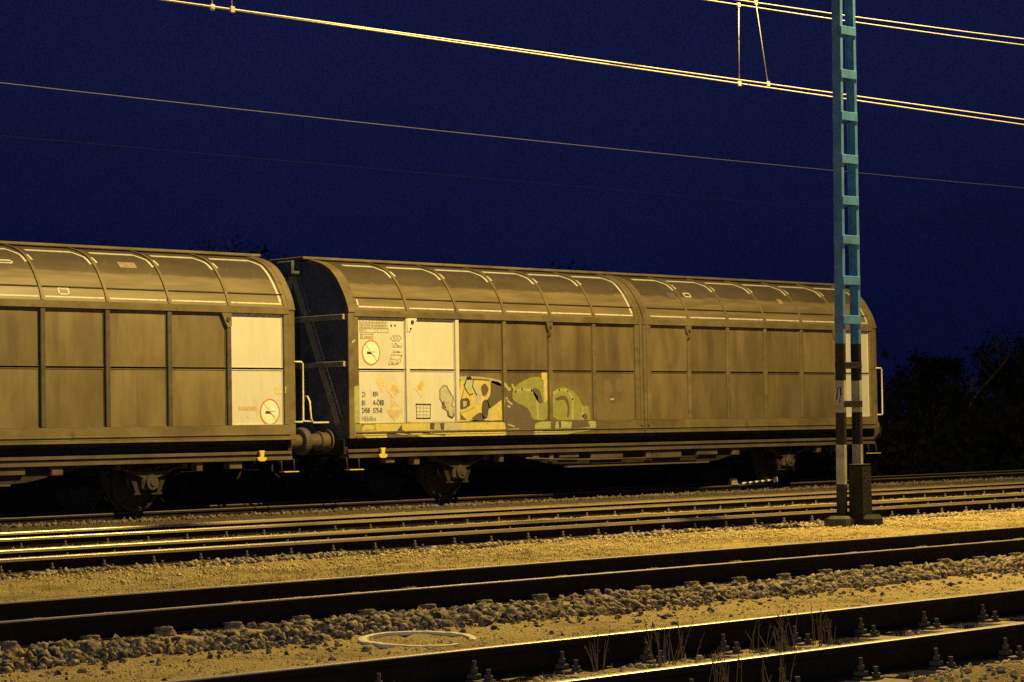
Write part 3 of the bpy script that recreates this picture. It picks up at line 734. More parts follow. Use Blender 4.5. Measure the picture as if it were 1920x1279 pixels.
# ---- painted marks: thin sheets that lie on the panels, pillars and bottom rail
def clip_poly(P, x0, x1, z0, z1):
    def cut(P, f, g):
        out = []
        for i in range(len(P)):
            a, b = P[i], P[(i+1) % len(P)]
            ia, ib = f(a), f(b)
            if ia >= 0: out.append(a)
            if (ia >= 0) != (ib >= 0):
                t = ia/(ia-ib); out.append((a[0]+(b[0]-a[0])*t, a[1]+(b[1]-a[1])*t))
        return out
    for f in (lambda p: p[0]-x0, lambda p: x1-p[0], lambda p: p[1]-z0, lambda p: z1-p[1]):
        P = cut(P, f, None)
        if len(P) < 3: return []
    return P
def surfaces():
    out = []
    for s in (-1, 1):
        B = bays(s)
        for i, (a, b) in enumerate(B):
            a2 = a+(.064 if i == 0 else PILW+.018); b2 = b-(.064 if i == 5 else PILW+.018)
            for z0, z1 in ((1.318, 2.162), (2.218, 3.035)): out.append((a2, b2, z0, z1, -HB+PDEP))
        for i in range(1, 6): out.append((B[i][0]-PILW+.008, B[i][0]+PILW-.008, 1.31, 3.04, -HB))
        o0, o1 = (B[0][0]-.045, B[5][1]+.15) if s < 0 else (B[0][0]-.15, B[5][1]+.045)
        out.append((o0, B[0][0]+.04, 1.312, 3.03, -HB-.002)); out.append((B[5][1]-.04, o1, 1.312, 3.03, -HB-.002))
        out.append((o0, o1, 1.17, 1.295, -HB-.001)); out.append((o0, o1, 1.108, 1.142, -HB-.001)); out.append((o0, o1, 1.066, 1.098, -HB-.028))
    for (a, b) in ((-7.172, -7.053),): out.append((a, b, 1.07, 3.1, -HB-.004))
    return out
SURF = surfaces()
def decal(mb, P, layer, mi, only_panels=False):
    if sum(P[i][0]*P[(i+1) % len(P)][1]-P[(i+1) % len(P)][0]*P[i][1] for i in range(len(P))) < 0: P = P[::-1]
    for (x0, x1, z0, z1, y) in SURF:
        Q = clip_poly(P, x0, x1, z0, z1)
        if len(Q) < 3: continue
        yy = y-.0037-.0012*layer
        vs = [Vector((q[0], q[1], 0)) for q in Q]
        tr = tessellate_polygon([vs])
        mb.add([(q[0], yy, q[1]) for q in Q], [tuple(t) for t in tr], mi)
def side_px(wagon_obj, pts):
    out = []
    for u, v in pts:
        p = on_y(u, v, WY-HB+.03); out.append((p.x-wagon_obj.location.x, p.z))
    return out
def oval(cx, cz, rx, rz, n=32, jit=0, a0=0, a1=2*math.pi):
    return [(cx+rx*(1+random.uniform(-jit, jit))*math.cos(a0+(a1-a0)*k/n), cz+rz*(1+random.uniform(-jit, jit))*math.sin(a0+(a1-a0)*k/n)) for k in range(n)]
def rect(x0, z0, x1, z1): return [(x0, z0), (x1, z0), (x1, z1), (x0, z1)]
def line(P, wd):
    """ribbon polygon pieces along a polyline"""
    out = []
    for (a, b) in zip(P, P[1:]):
        d = Vector((b[0]-a[0], b[1]-a[1])); l = d.length
        if l < 1e-6: continue
        d /= l; n = Vector((-d.y, d.x))*wd/2; e = d*wd*.3
        out.append([(a[0]-e.x-n.x, a[1]-e.y-n.y), (b[0]+e.x-n.x, b[1]+e.y-n.y), (b[0]+e.x+n.x, b[1]+e.y+n.y), (a[0]-e.x+n.x, a[1]-e.y+n.y)])
    return out
def door_of(w_, left):
    ds = [c for c in w_.children if c.name.startswith('side_door') and c.scale.y > 0]
    ds.sort(key=lambda d: min(v.co.x for v in d.data.vertices)); return ds[0] if left else ds[-1]
D1 = door_of(wag, True); D2 = door_of(wag, False); DL = door_of(wag2, False)

def ring_sign(parent, cx, cz, r):
    mb = MB()
    decal(mb, oval(cx, cz, r*.96, r), 0, 0)
    n = 40
    for k in range(n):
        a, b = 2*math.pi*k/n, 2*math.pi*(k+1)/n
        decal(mb, [(cx+r*1.02*.96*math.cos(a), cz+r*1.02*math.sin(a)), (cx+r*1.02*.96*math.cos(b), cz+r*1.02*math.sin(b)), (cx+r*.9*.96*math.cos(b), cz+r*.9*math.sin(b)), (cx+r*.9*.96*math.cos(a), cz+r*.9*math.sin(a))], 1, 1)
    for P in line([(cx-r*.62, cz+r*.68), (cx+r*.62, cz-r*.68)], .012): decal(mb, P, 1, 1)
    # small shunting pictogram: a dark wedge with two bars
    decal(mb, [(cx-r*.48, cz-r*.12), (cx-r*.4, cz+r*.10), (cx-r*.08, cz+r*.04), (cx+r*.12, cz-r*.12), (cx-r*.1, cz-r*.14)], 2, 2)
    for P in line([(cx-r*.1, cz+r*.04), (cx+r*.42, cz+r*.06)], .014): decal(mb, P, 2, 3)
    for P in line([(cx+r*.05, cz-r*.1), (cx+r*.42, cz-r*.34)], .02): decal(mb, P, 2, 3)
    return mb.build('warning_sign', [SIGNW, REDP, BLACKP, FADED], parent, recalc=False)
px = side_px(wag, [(697, 661)])[0]; ring_sign(D1, px[0], px[1], .205)
px = side_px(wag2, [(507.5, 772.5)])[0]; ring_sign(DL, px[0], px[1], .205)

# faded placard stains
def stain(door, w_, *pieces):
    mb = MB()
    for pts, layer, mi in pieces: decal(mb, side_px(w_, pts), layer, mi)
    mb.build('placard_stain', [STAIN, STAIN2], door, recalc=False)
stain(D1, wag, ([(719, 701), (731, 716), (718, 736), (706, 714)], 0, 0))
stain(D1, wag, ([(741, 712), (752, 733), (738, 746), (727, 732)], 0, 0), ([(741, 718), (751, 733), (742, 742), (733, 728)], 1, 1))
stain(D1, wag, ([(741, 752), (758, 771), (741, 790), (726, 771)], 0, 1), ([(741, 760), (751, 766), (744, 770), (735, 766)], 1, 0), ([(733, 777), (751, 776), (742, 786)], 1, 1))
stain(D1, wag, ([(794, 708), (802, 727), (792, 746), (779, 728)], 0, 0), ([(792, 714), (798, 726), (790, 734), (783, 726)], 1, 1))
stain(DL, wag2, ([(517, 726), (534, 725), (533, 738), (518, 739)], 0, 0))
stain(DL, wag2, *[([(449+k*5, 762+.2*k), (453+k*5, 761), (453.5+k*5, 769.5), (449.3+k*5, 769)], 0, 1) for k in range(7)])
stain(DL, wag2, ([(464, 780), (471, 779), (468, 785)], 0, 0))

# lettering
def text_mesh(mb, s, x, z, h, y, mi, squeeze=1.):
    c = bpy.data.curves.new('t', 'FONT'); c.body = s; c.size = h/.7
    o = bpy.data.objects.new('t', c); COL.objects.link(o)
    bpy.context.view_layer.update()
    me = bpy.data.meshes.new_from_object(o.evaluated_get(bpy.context.evaluated_depsgraph_get()))
    mb.add([(x+v.co.x*squeeze, y, z+v.co.y) for v in me.vertices], [list(p.vertices) for p in me.polygons], mi)
    COL.objects.unlink(o); bpy.data.objects.remove(o); bpy.data.meshes.remove(me); bpy.data.curves.remove(c)
YP = -HB+PDEP-.008
mb = MB()
for (s, u, v, h, mi, sq) in (('21', 679.5, 744, .085, 0, .75), ('RIV', 700, 743.5, .085, 0, .72), ('81', 679.5, 760, .085, 0, .75), ('A-\u00d6BB', 700.5, 759.5, .085, 0, .68),
                         ('2458', 679.5, 774, .085, 0, .72), ('575-0', 700.5, 774, .085, 0, .72), ('Hbbillns', 679.5, 789.5, .085, 1, .8)):
    p = side_px(wag, [(u, v)])[0]; text_mesh(mb, s, p[0], p[1], h, YP, mi, sq)
mb.build('lettering', [BLACKP, FADED], D1, recalc=False)
# load table, plates and loading symbols
mb = MB()
def seg(pts, wd, mi, layer=0, w_=wag):
    for P in line(side_px(w_, pts), wd): decal(mb, P, layer, mi)
for k in range(9): seg([(676+k*6.1, 600), (676+k*6.1, 614.5)], .010, 0)
for v in (603.5, 609, 614.5): seg([(675, v), (729, v+.6)], .012, 0)
for k in range(8):
    for v in (606.3, 611.8): seg([(677.5+k*6.1+random.uniform(0, 1), v), (680+k*6.1+random.uniform(0, 1.5), v)], .02, 0)
for (a, b) in ((688, 705), (708.5, 729)):
    seg([(a, 616), (b, 616.4), (b, 623.5), (a, 623), (a, 616)], .014, 0)
seg([(676, 617), (685, 617)], .04, 0); seg([(676, 622), (686, 622)], .025, 0)
seg([(677.5, 626), (700, 626.4), (700, 635), (677.5, 634.6), (677.5, 626)], .016, 0)
seg([(680, 629), (681, 633)], .03, 0); seg([(685, 631), (697, 631.4)], .035, 0)
for u in (735, 742): decal(mb, oval(*side_px(wag, [(u, 610.5)])[0], .018, .022, 10), 0, 1)
seg([(733, 634), (738, 629.5), (750, 629.5), (754, 634), (750, 639), (738, 639), (733, 634)], .014, 0); seg([(739, 632), (744, 636)], .02, 0); seg([(746, 632), (749, 637)], .02, 0)
seg([(737, 643), (737, 650)], .012, 0); seg([(754, 644), (754, 652)], .012, 0); seg([(740, 650), (743, 644), (747, 648), (751, 649)], .02, 0); seg([(738, 650.5), (753, 651)], .014, 0)
seg([(736, 660), (755, 660.5)], .008, 0); seg([(740, 657), (741, 662)], .018, 0); seg([(745, 659), (751, 660)], .03, 0)
seg([(736, 665), (755, 666), (752, 678), (746, 683), (730, 683), (734, 672), (736, 665)], .016, 0); seg([(734, 673), (748, 675), (755, 667)], .012, 0); seg([(735, 678), (739, 681)], .03, 0); seg([(744, 679), (747, 681)], .03, 0)
mb.build('data_table', [FADED, BLACKP], D1, recalc=False)
mb = MB()
# holder frame for the waybill
seg([(781, 758), (809, 758.5)], .022, 1); seg([(782, 784.5), (808.5, 784.5)], .022, 1); seg([(781.5, 758), (783, 784)], .012, 1); seg([(808.5, 758), (808, 784)], .012, 1)
for k in range(1, 4): seg([(782+k*6.6, 760), (782.5+k*6.5, 783)], .006, 0)
for k in range(1, 4): seg([(783, 758+k*6.5), (808, 758.5+k*6.5)], .006, 0)
mb.build('waybill_holder', [FADED, BLACKP], D1, recalc=False)

# graffiti
mb = MB()
GM = [G_YEL, G_PALE, G_GRN, G_LGRN, G_DRK, G_GRY, G_GHO, G_GGR]
def soften(P):
    if len(P) < 5: return P
    for _ in range(2):
        Q = []
        for i in range(len(P)):
            a, b = P[i], P[(i+1) % len(P)]
            Q += [(a[0]*.8+b[0]*.2, a[1]*.8+b[1]*.2), (a[0]*.2+b[0]*.8, a[1]*.2+b[1]*.8)]
        P = Q
    return [(x+random.gauss(0, .25), y+random.gauss(0, .4)) for x, y in P]
def gp(pts, layer, mi): decal(mb, side_px(wag, soften(pts)), layer, mi)
def gl(pts, wd, layer, mi):
    for P in line(side_px(wag, pts), wd): decal(mb, P, layer, mi)
# green edge at the left corner
gp([(661, 725), (675, 722), (676, 792), (662, 795)], 0, 3)
gp([(662, 795), (676, 795), (677, 818), (663, 818)], 0, 2)
# yellow along the bottom rail
gp([(676, 792), (770, 790), (948, 786), (947, 822), (800, 826), (740, 826), (676, 824)], 0, 0)
gp([(812, 790), (862, 788), (862, 808), (812, 811)], 1, 1)
gl([(681, 796), (700, 796), (702, 806), (680, 807)], .015, 1, 2)
gp([(722, 812), (740, 806), (752, 795), (750, 806), (770, 814), (795, 822), (720, 824)], 1, 4); gp([(728, 810), (748, 797), (752, 794), (742, 808)], 2, 1)
gp([(804, 792), (812, 792), (811, 806), (803, 805)], 2, 4); gp([(822, 794), (830, 793), (830, 806), (824, 806)], 2, 4); gp([(811, 794), (823, 793), (822, 806), (812, 807)], 2, 3)
gl([(740, 812), (765, 816), (780, 815)], .02, 2, 1); gl([(792, 808), (808, 812), (822, 808), (832, 813)], .02, 3, 1); gl([(790, 812), (830, 816)], .02, 2, 4)
# grey-white figure on the white panel
fig = [(826, 731), (832, 723), (839, 724), (844, 735), (851, 745), (851, 752), (848, 760), (853, 764), (853, 779), (848, 784), (841, 780), (839, 770), (830, 764), (831, 756), (826, 748)]
gp(fig, 1, 1); gl(fig+[fig[0]], .014, 2, 5); gp([(829, 755), (834, 752), (836, 762), (840, 766), (833, 765)], 2, 5); gl([(841, 770), (843, 780), (850, 783), (853, 774)], .022, 3, 4); gl([(840, 727), (851, 746)], .016, 3, 5)
# main piece on the third bay
gp([(863, 712), (875, 704), (900, 708), (920, 712), (944, 730), (944, 790), (863, 790)], 0, 0)
gp([(920, 712), (944, 718), (944, 755), (932, 762), (918, 768), (914, 750), (921, 740)], 1, 5)
gp([(876, 708), (882, 705), (889, 714), (888, 727), (884, 737), (877, 732), (873, 720)], 1, 1); gl([(872, 722), (877, 708), (884, 704)], .03, 2, 4); gl([(871, 722), (876, 733), (882, 741), (888, 738)], .022, 2, 4); gl([(889, 713), (887, 725), (895, 741)], .022, 2, 4); gl([(878, 712), (890, 711), (919, 713)], .02, 2, 4)
gp([(889, 727), (899, 722), (902, 735), (905, 748), (899, 760), (892, 744)], 2, 1)
gp([(902, 726), (909, 718), (918, 728), (915, 738), (907, 745)], 2, 5)
gp([(864, 749), (872, 746), (881, 747), (884, 760), (874, 766), (864, 769)], 1, 4); gp([(869, 752), (876, 752), (876, 760), (870, 764)], 2, 1)
gp([(905, 754), (912, 748), (926, 756), (917, 768), (916, 784), (907, 786), (904, 772)], 1, 4); gp([(915, 748), (932, 754), (920, 764)], 2, 5)
gp([(884, 787), (892, 778), (903, 772), (912, 786), (905, 789)], 1, 5)
gp([(917, 788), (918, 768), (941, 750), (943, 788)], 2, 0); gp([(917, 788), (919, 770), (924, 768), (921, 788)], 3, 1)
gl([(866, 749), (872, 728)], .014, 2, 5); gl([(866, 775), (890, 764)], .012, 2, 2)
gp([(863, 705), (890, 705), (938, 712), (948, 720), (960, 728), (958, 734), (944, 726), (918, 715), (890, 711), (863, 713)], 1, 3)
# dark block and green letters on the following bays
gp([(945, 712), (958, 728), (960, 750), (948, 752), (945, 745)], 0, 5)
gp([(944, 752), (952, 748), (975, 757), (992, 766), (999, 782), (998, 822), (944, 823)], 1, 5)
gl([(946, 746), (961, 758)], .03, 3, 1); gl([(952, 761), (957, 763)], .03, 3, 1); gl([(950, 796), (962, 800)], .022, 3, 1); gl([(950, 805), (970, 804)], .014, 3, 1)
gl([(956, 716), (966, 702)], .022, 1, 4)
gp([(656, 645), (658, 639), (663, 636), (663, 640)], 1, 1)
gp([(962, 732), (975, 718), (990, 710), (1010, 706), (1027, 712), (1030, 735), (1030, 788), (1000, 788), (992, 766), (975, 757), (962, 750)], 0, 2)
gl([(962, 722), (968, 735), (980, 730), (998, 732), (1008, 745), (1010, 785)], .05, 1, 3)
gp([(998, 729), (1008, 727), (1016, 738), (1020, 755), (1012, 757), (1004, 745)], 1, 5)
gp([(1016, 698), (1023, 698), (1029, 700), (1030, 746), (1022, 758), (1020, 740), (1021, 712), (1016, 710)], 2, 0)
gp([(1034, 738), (1045, 728), (1060, 725), (1078, 735), (1088, 748), (1094, 762), (1104, 760), (1108, 775), (1108, 792), (1036, 790)], 0, 2)
gl([(1037, 788), (1037, 740), (1050, 731), (1066, 733), (1075, 748), (1075, 788)], .045, 1, 3); gp([(1042, 746), (1058, 740), (1068, 750), (1070, 778), (1064, 786), (1066, 760), (1056, 748), (1044, 752)], 1, 5); gl([(1094, 764), (1094, 788)], .04, 1, 3)
gp([(1092, 780), (1098, 774), (1104, 784), (1098, 788)], 1, 5)
gp([(1000, 790), (1112, 787), (1116, 796), (1112, 806), (1000, 810)], 0, 3); gp([(1030, 791), (1040, 790), (1038, 804), (1030, 804)], 1, 5); gp([(1044, 791), (1049, 790), (1050, 801), (1046, 803)], 1, 4); gp([(1070, 790), (1098, 788), (1104, 800), (1068, 804)], 1, 5)
gp([(996, 808), (1105, 803), (1110, 806), (996, 824)], 0, 3)
gp([(1040, 722), (1060, 716), (1082, 728), (1100, 748), (1112, 756), (1112, 790), (1040, 790)], -1, 7)
gp([(1116, 764), (1130, 752), (1150, 758), (1168, 752), (1188, 768), (1190, 790), (1116, 792)], 0, 7)
# faint dark rings on the last bays
for (u, v, r_) in ((1140, 728, 10), (1164, 722, 12)):
    c = side_px(wag, [(u, v)])[0]
    P = oval(c[0], c[1], .13, .15, 18, .15); decal(mb, P, 0, 6)
gl([(1146, 749), (1152, 748)], .03, 1, 1)
mb.build('graffiti', GM, D1, recalc=False)
# scrawl and patches on the right-hand door
mb = MB(); gl([(1402, 738), (1409, 722), (1404, 745), (1412, 732)], .02, 1, 6); gp([(1385, 752), (1400, 748), (1415, 765), (1395, 772)], 0, 6)
mb.build('graffiti', GM, D2, recalc=False)

def roof_patch(w_, parent, u, v, du, dv, m, frame=False):
    """a painted patch on the curved sheet"""
    z = None
    best = None
    for k in range(60):
        zz = 3.18+k*.014; y = WY-HB+prof_at(zz); p = on_y(u, v, y)
        if best is None or abs(p.z-zz) < best[0]: best = (abs(p.z-zz), zz, p.x-w_.location.x)
    _, zz, x = best; mb = MB()
    if frame:
        sweep(mb, x-du, x+du, zz+dv-.02, zz+dv, 0, .005); sweep(mb, x-du, x+du, zz-dv, zz-dv+.02, 0, .005); sweep(mb, x-du, x-du+.03, zz-dv, zz+dv, 0, .005); sweep(mb, x+du-.03, x+du, zz-dv, zz+dv, 0, .005)
    else: sweep(mb, x-du, x+du, zz-dv, zz+dv, 0, .005)
    mb.build('paint_patch', m, parent)
PATCH = mat('faded_roof_patch', (.30, .26, .19), (.2, .16, .12), 20)
DPATCH = mat('dark_roof_patch', (.08, .085, .085), (.12, .10, .08), 20)
roof_patch(wag2, DL, 119, 545, .10, .055, STRIPE, True); roof_patch(wag2, DL, 119, 541, .06, .02, STRIPE)
roof_patch(wag2, DL, 8, 491, .14, .03, STRIPE, True); roof_patch(wag2, DL, 238, 497, .16, .045, PATCH)
roof_patch(wag, D2, 1288, 554, .10, .045, STRIPE, True); roof_patch(wag, D2, 1259, 555, .11, .06, DPATCH); roof_patch(wag, D2, 1462, 566, .07, .05, PATCH)

# ------------------------------------------------------------------ catenary mast
MX, MY = 24.205, 18.2
mast = empty('catenary_mast', (MX, MY, 0)); tag(mast, 'teal lattice mast with black and white bands standing between the tracks', 'mast')
ZT = 9.3
def taper(z): return .20-.006*z            # half distance between the channels, from centre line to web
def channel(s, lean):
    mb = MB(); d, t, fl = .066, .010, .05
    def sect(z):
        x = s*taper(z)+lean(z)
        web = [(x, -d), (x, d), (x-s*fl, d), (x-s*fl, d-t), (x-s*t, d-t), (x-s*t, -d+t), (x-s*fl, -d+t), (x-s*fl, -d)]
        return [(a, b, z) for a, b in web]
    A = sect(-.2); B_ = sect(ZT); n = len(A)
    mb.add(A+B_, [(i, (i+1) % n, n+(i+1) % n, n+i) for i in range(n)]+[list(range(n))[::-1], [n+i for i in range(n)]])
    return mb
lean = lambda z: .015*z
for s in (-1, 1): channel(s, lean).build('channel', MASTP, mast)
z = 1.40
zs_b = [1.41, 1.90, 2.48, 2.98, 3.50, 4.00, 4.53, 5.08, 5.62, 6.18, 6.74, 7.3, 7.86, 8.42, 9.0]
for z in zs_b:
    for fy in (-1, 1):
        mb = MB(); hw = taper(z)-.004; h = .055 if z > 2.2 else .04
        mb.box(lean(z)-hw, lean(z)+hw, *sorted((fy*.067, fy*.076)), z-h, z+h, 0, .003); mb.build('batten_plate', MASTP if z > 2.2 else FOUND, mast)
# concrete footing and the dark cable cover in front of the right-hand channel
mb = MB(); mb.box(-.36, -.105, -.17, .17, -.4, .0, 0, .035); mb.build('footing', FOUNDT, mast)
mb = MB()
cx_ = -.015
bm = bmesh.new(); bmesh.ops.create_cube(bm, size=1)
for v in bm.verts:
    k = 1 if v.co.z < 0 else .93
    v.co = Vector((cx_+v.co.x*.24*k, -.175+v.co.y*.22*k, .24+v.co.z*.80))
bmesh.ops.bevel(bm, geom=bm.edges[:], offset=.02, segments=2, affect='EDGES'); mb.bm(bm)
mb.box(-.115, .19, -.40, -.03, -.4, .01, 0, .05)
mb.build('cable_cover', FOUND, mast)
mb = MB(); mb.box(cx_-.10, cx_+.10, -.27, -.08, .6405, .648, 0, .002); mb.build('cover_plate', FOUNDT, mast)
# identification marks on the white band
mb = MB(); xw = -taper(1.5)+lean(1.5)-.004
for (y0, z0, y1, z1) in ((-.03, 1.62, .0, 1.42), (.02, 1.62, .05, 1.46), (-.01, 1.62, -.03, 1.52)):
    mb.add([(xw-.0, y0-.008, z0), (xw, y0+.008, z0), (xw, y1+.008, z1), (xw, y1-.008, z1)], [(0, 1, 2, 3)])
mb.build('painted_number', BLACKP, mast, recalc=False)
# lamp bracket at the top of the mast, above the picture
mb = MB(); mb.tube([(0, 0, 9.2), (-.1, .2, 9.9), (-.3, .6, 10.1), (-.55, 1.0, 10.08)], .04, 8); mb.build('lamp_bracket', MASTP, mast)
mb = MB(); mb.box(-.85, -.45, .95, 1.35, 10.0, 10.12, 0, .04); mb.build('lamp_head', UNDER, mast)

# ------------------------------------------------------------------ overhead lines
def wire_pts(fy, fz, x0, x1, n=60): return [(x0+(x1-x0)*k/n, fy(x0+(x1-x0)*k/n), fz(x0+(x1-x0)*k/n)) for k in range(n+1)]
def overhead(label, fy, zc, zm, drops, m, rc, rm, x0=-60, x1=120, cmat=None):
    t = empty('overhead_line', (20, fy(20), 0)); tag(t, label, 'overhead line', 'overhead lines above the tracks')
    off = Vector((20, fy(20), 0))
    def put(name, pts, r, mm=m):
        mb = MB(); mb.tube([Vector(p)-off for p in pts], r, 6); return mb.build(name, mm, t)
    put('contact_wire', wire_pts(fy, zc, x0, x1), rc, cmat or m); put('messenger_wire', wire_pts(fy, zm, x0, x1), rm)
    for (xa, xb) in drops:
        mb = MB(); pa = Vector((xa, fy(xa), zm(xa))); pb = Vector((xb, fy(xb), zc(xb)))
        mb.tube([pa-off, (pa+pb)/2-off+Vector((0, .005, 0)), pb-off], rc*.8, 6)
        mb.box(*(sum(([c-.03, c+.03] if i == 0 else [c-.013, c+.013] if i == 1 else [c-.035, c+.03] for i, c in enumerate(pb-off)), [])), 0, .004)
        mb.box(*(sum(([c-.03, c+.03] if i == 0 else [c-.012, c+.012] if i == 1 else [c-.03, c+.03] for i, c in enumerate(pa-off)), [])), 0, .004)
        mb.build('dropper', m, t)
zmf = lambda x: 6.83+.0011*(x-17)**2
overhead('bright overhead line whose vertical dropper hangs left of the mast', lambda x: 20.40, lambda x: 5.83-.0012*(x-16), zmf, [(15.85, 15.85), (24.88, 24.86)], WIRE, .0085, .0075)
overhead('bright overhead line whose slanting dropper hangs nearest to the mast', lambda x: 20.40-.021*(x-14.5), lambda x: 5.83-.0012*(x-16), lambda x: zmf(x)+.01, [(16.05, 16.1), (24.98, 25.2)], WIRE, .0085, .0075)
overhead('two thin dim wires high above the wagons', lambda x: 30.45, lambda x: 5.72, lambda x: 6.50+.0003*(x-28)**2, [], WIREB, .0035, .007, cmat=WIREC)

# ------------------------------------------------------------------ hoop on the ground
hp = MB(); c = on_y(795, 1199, 11.35); hx, hy = 10.51, 11.43; hz = float(ground_z(hx, hy))+.012
pts = []; rdh = random.Random(9)
for k in range(61):
    a = R(-52)+R(322)*k/60
    rr = .362*(1+.012*math.sin(3*a+1)+rdh.gauss(0, .004))
    x = hx+rr*math.cos(a); y = hy+rr*math.sin(a)
    pts.append((a, rr, float(ground_z(x, y))+.016-.012*max(0, math.cos(a-R(275)))+rdh.gauss(0, .0012)))
vs = []; fs = []
for a, rr, z in pts:
    wd = .027-.008*max(0, math.cos(a-R(285)))
    for r_, dz in ((rr-wd, -.02), (rr-wd, .004), (rr, .007), (rr+wd, .004), (rr+wd, -.02)):
        vs.append((hx+r_*math.cos(a), hy+r_*math.sin(a), z+dz))
for i in range(len(pts)-1):
    for k in range(4): fs.append((i*5+k, i*5+k+1, (i+1)*5+k+1, (i+1)*5+k))
fs += [(0, 1, 2, 3, 4), tuple(len(vs)-5+k for k in range(5))]
hp.add(vs, fs)
h = hp.build('hoop', HOOP); tag(h, 'open white hoop lying on the sandy ground between the two nearest tracks', 'hoop')

# ------------------------------------------------------------------ drag shoe at the far wheel
ds = empty('drag_shoe', (35.75, 29.58, 0)); tag(ds, 'striped drag shoe with white tip lying at the far wheel of the wagon', 'drag shoe')
mb = MB(); mb.box(-.12, .14, .06, .19, .004, .02, 0, .004); mb.polyxz([(-.10, .02), (.1, .02), (.04, .14), (-.06, .14)], .08, .17); mb.build('shoe_block', BRACE, ds)
for k in range(10):
    mb = MB(); x = .16+k*.095
    mb.cyl((x+.048, .02, .035+.004*k), (1, 0, .04), .02, .094, 8); mb.build('handle_band', SHOEW if k % 2 == 0 else BLACKP, ds)
mb = MB(); mb.cyl((1.19, .02, .085), (0, 1, .2), .075, .03, 4); mb.build('handle_tip', SHOEW, ds)

# ------------------------------------------------------------------ weeds in the nearest track
def weed(x, y, n, h):
    mb = MB(); z = float(ground_z(x, y))
    for k in range(n):
        a = random.uniform(0, 6.283); r0 = random.uniform(0, .07); l = random.uniform(.05, .30)*h; hh = h*random.uniform(.6, 1)
        p0 = Vector((r0*math.cos(a), r0*math.sin(a), -.01)); b = random.uniform(0, 6.283); p2 = p0+Vector((l*math.cos(b), l*math.sin(b), hh)); p1 = (p0+p2)/2+Vector((0, 0, hh*.08))
        mb.tube([p0, p1, p2], .0032, 4, 0, .0014)
        for q in range(2):
            t = random.uniform(.35, .95); p = p0.lerp(p2, t); c = random.uniform(0, 6.283); s = .018*h/.3
            mb.add([p, p+Vector((math.cos(c)*s, math.sin(c)*s, s*.9)), p+Vector((math.cos(c+.5)*s*.6, math.sin(c+.5)*s*.6, s*.2))], [(0, 1, 2)])
    return mb, (x, y, z)
WP = [(1236, 1252, 8.75), (1258, 1250, 8.8), (1280, 1240, 8.9), (1462, 1212, 8.75), (1478, 1206, 8.85), (1536, 1205, 8.8), (1556, 1200, 8.8), (1118, 1262, 8.85), (1420, 1215, 8.9), (1345, 1275, 7.3), (1372, 1270, 7.35), (1440, 1262, 7.3), (1470, 1255, 7.3)]
nm = ['thin', 'tall', 'sparse']
for i, (u, v, yy) in enumerate(WP):
    p = on_y(u, v, yy); mb, loc = weed(p.x, yy, random.randint(5, 9), random.uniform(.20, .34))
    o = mb.build('dry_weed', WEED, recalc=False); o.location = loc
    lab = 'dry weed stems standing between the rails of the nearest track' if yy > 8 else 'dry weed stems beside the near rail of the nearest track'
    tag(o, lab, 'weed', 'dry weeds between the rails' if yy > 8 else 'dry weeds beside the near rail')

# ------------------------------------------------------------------ trees and bushes
def make_tree(h, spread, seed, dense):
    rd = random.Random(seed); g = np.random.default_rng(seed)
    tr = MB(); tips = []
    def limb(p, d, l, r, lev):
        n = 4; pts = [p]; q = p
        for k in range(n):
            d = (d+Vector((rd.gauss(0, .12), rd.gauss(0, .12), rd.gauss(.04, .06)))).normalized(); q = q+d*l/n; pts.append(q)
        tr.tube(pts, r, 6 if lev < 2 else 4, 0, r*.45, caps=False)
        tips.append((q, l*.55))
        if lev < 3:
            for k in range(rd.randint(3, 5)):
                t = rd.uniform(.35, 1); b = pts[min(n, int(t*n))]
                a = rd.uniform(0, 6.283); e = (d*.55+Vector((math.cos(a), math.sin(a), rd.uniform(.1, .7)))*.75).normalized()
                limb(b, e, l*rd.uniform(.45, .68), r*.5, lev+1)
    limb(Vector((0, 0, -.3)), Vector((0, 0, 1)), h*.55, h*.022, 0)
    P = []
    for q, l in tips:
        n = int(dense*(.5+rd.random()))
        P.append(np.array(q)[None]+g.normal(0, 1, (n, 3))*np.array([l*.35, l*.35, l*.3])*spread)
    P = np.concatenate(P); n = len(P); s = h*(.0085 if dense > 30 else .0045)*(.6+g.random(n))
    a = g.normal(size=(n, 3)); a /= np.linalg.norm(a, axis=1)[:, None]; b = np.cross(a, g.normal(size=(n, 3))); b /= np.linalg.norm(b, axis=1)[:, None]
    Vv = np.stack([P-a*s[:, None], P+b*s[:, None]*.6, P+a*s[:, None], P-b*s[:, None]*.6], 1).reshape(-1, 3)
    return tr, Vv
protos = [make_tree(9, 1.25, 3, 60), make_tree(11, 1.3, 8, 30), make_tree(7, 1.4, 12, 60)]
tp = []
for i, (tr, Vv) in enumerate(protos):
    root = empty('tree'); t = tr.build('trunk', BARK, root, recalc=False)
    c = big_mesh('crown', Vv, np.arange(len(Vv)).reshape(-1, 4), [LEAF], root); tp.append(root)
TREES = [  # u, v of the top, distance
    (95, 415, 46, 0, 'dark tree behind the far left end of the wagons'), (270, 402, 50, 1, 'tallest dark tree showing above the left wagon roof'),
    (455, 428, 48, 2, 'low dark tree above the gap between the two wagons'), (1000, 506, 56, 2, 'dark tree barely showing over the middle of the graffiti wagon'), (1140, 482, 60, 0, 'faint dark tree over the right half of the graffiti wagon'),
    (1665, 595, 44, 2, 'dark tree right behind the end of the graffiti wagon'), (1735, 640, 46, 0, 'dark dense tree second from the wagon end at the right'), (1790, 590, 50, 1, 'tall dark tree in the middle of the right tree line'),
    (1850, 625, 47, 2, 'dark tree toward the right edge beside the tallest one'), (1905, 600, 52, 0, 'dark tree at the right edge of the tree line')]
used = set()
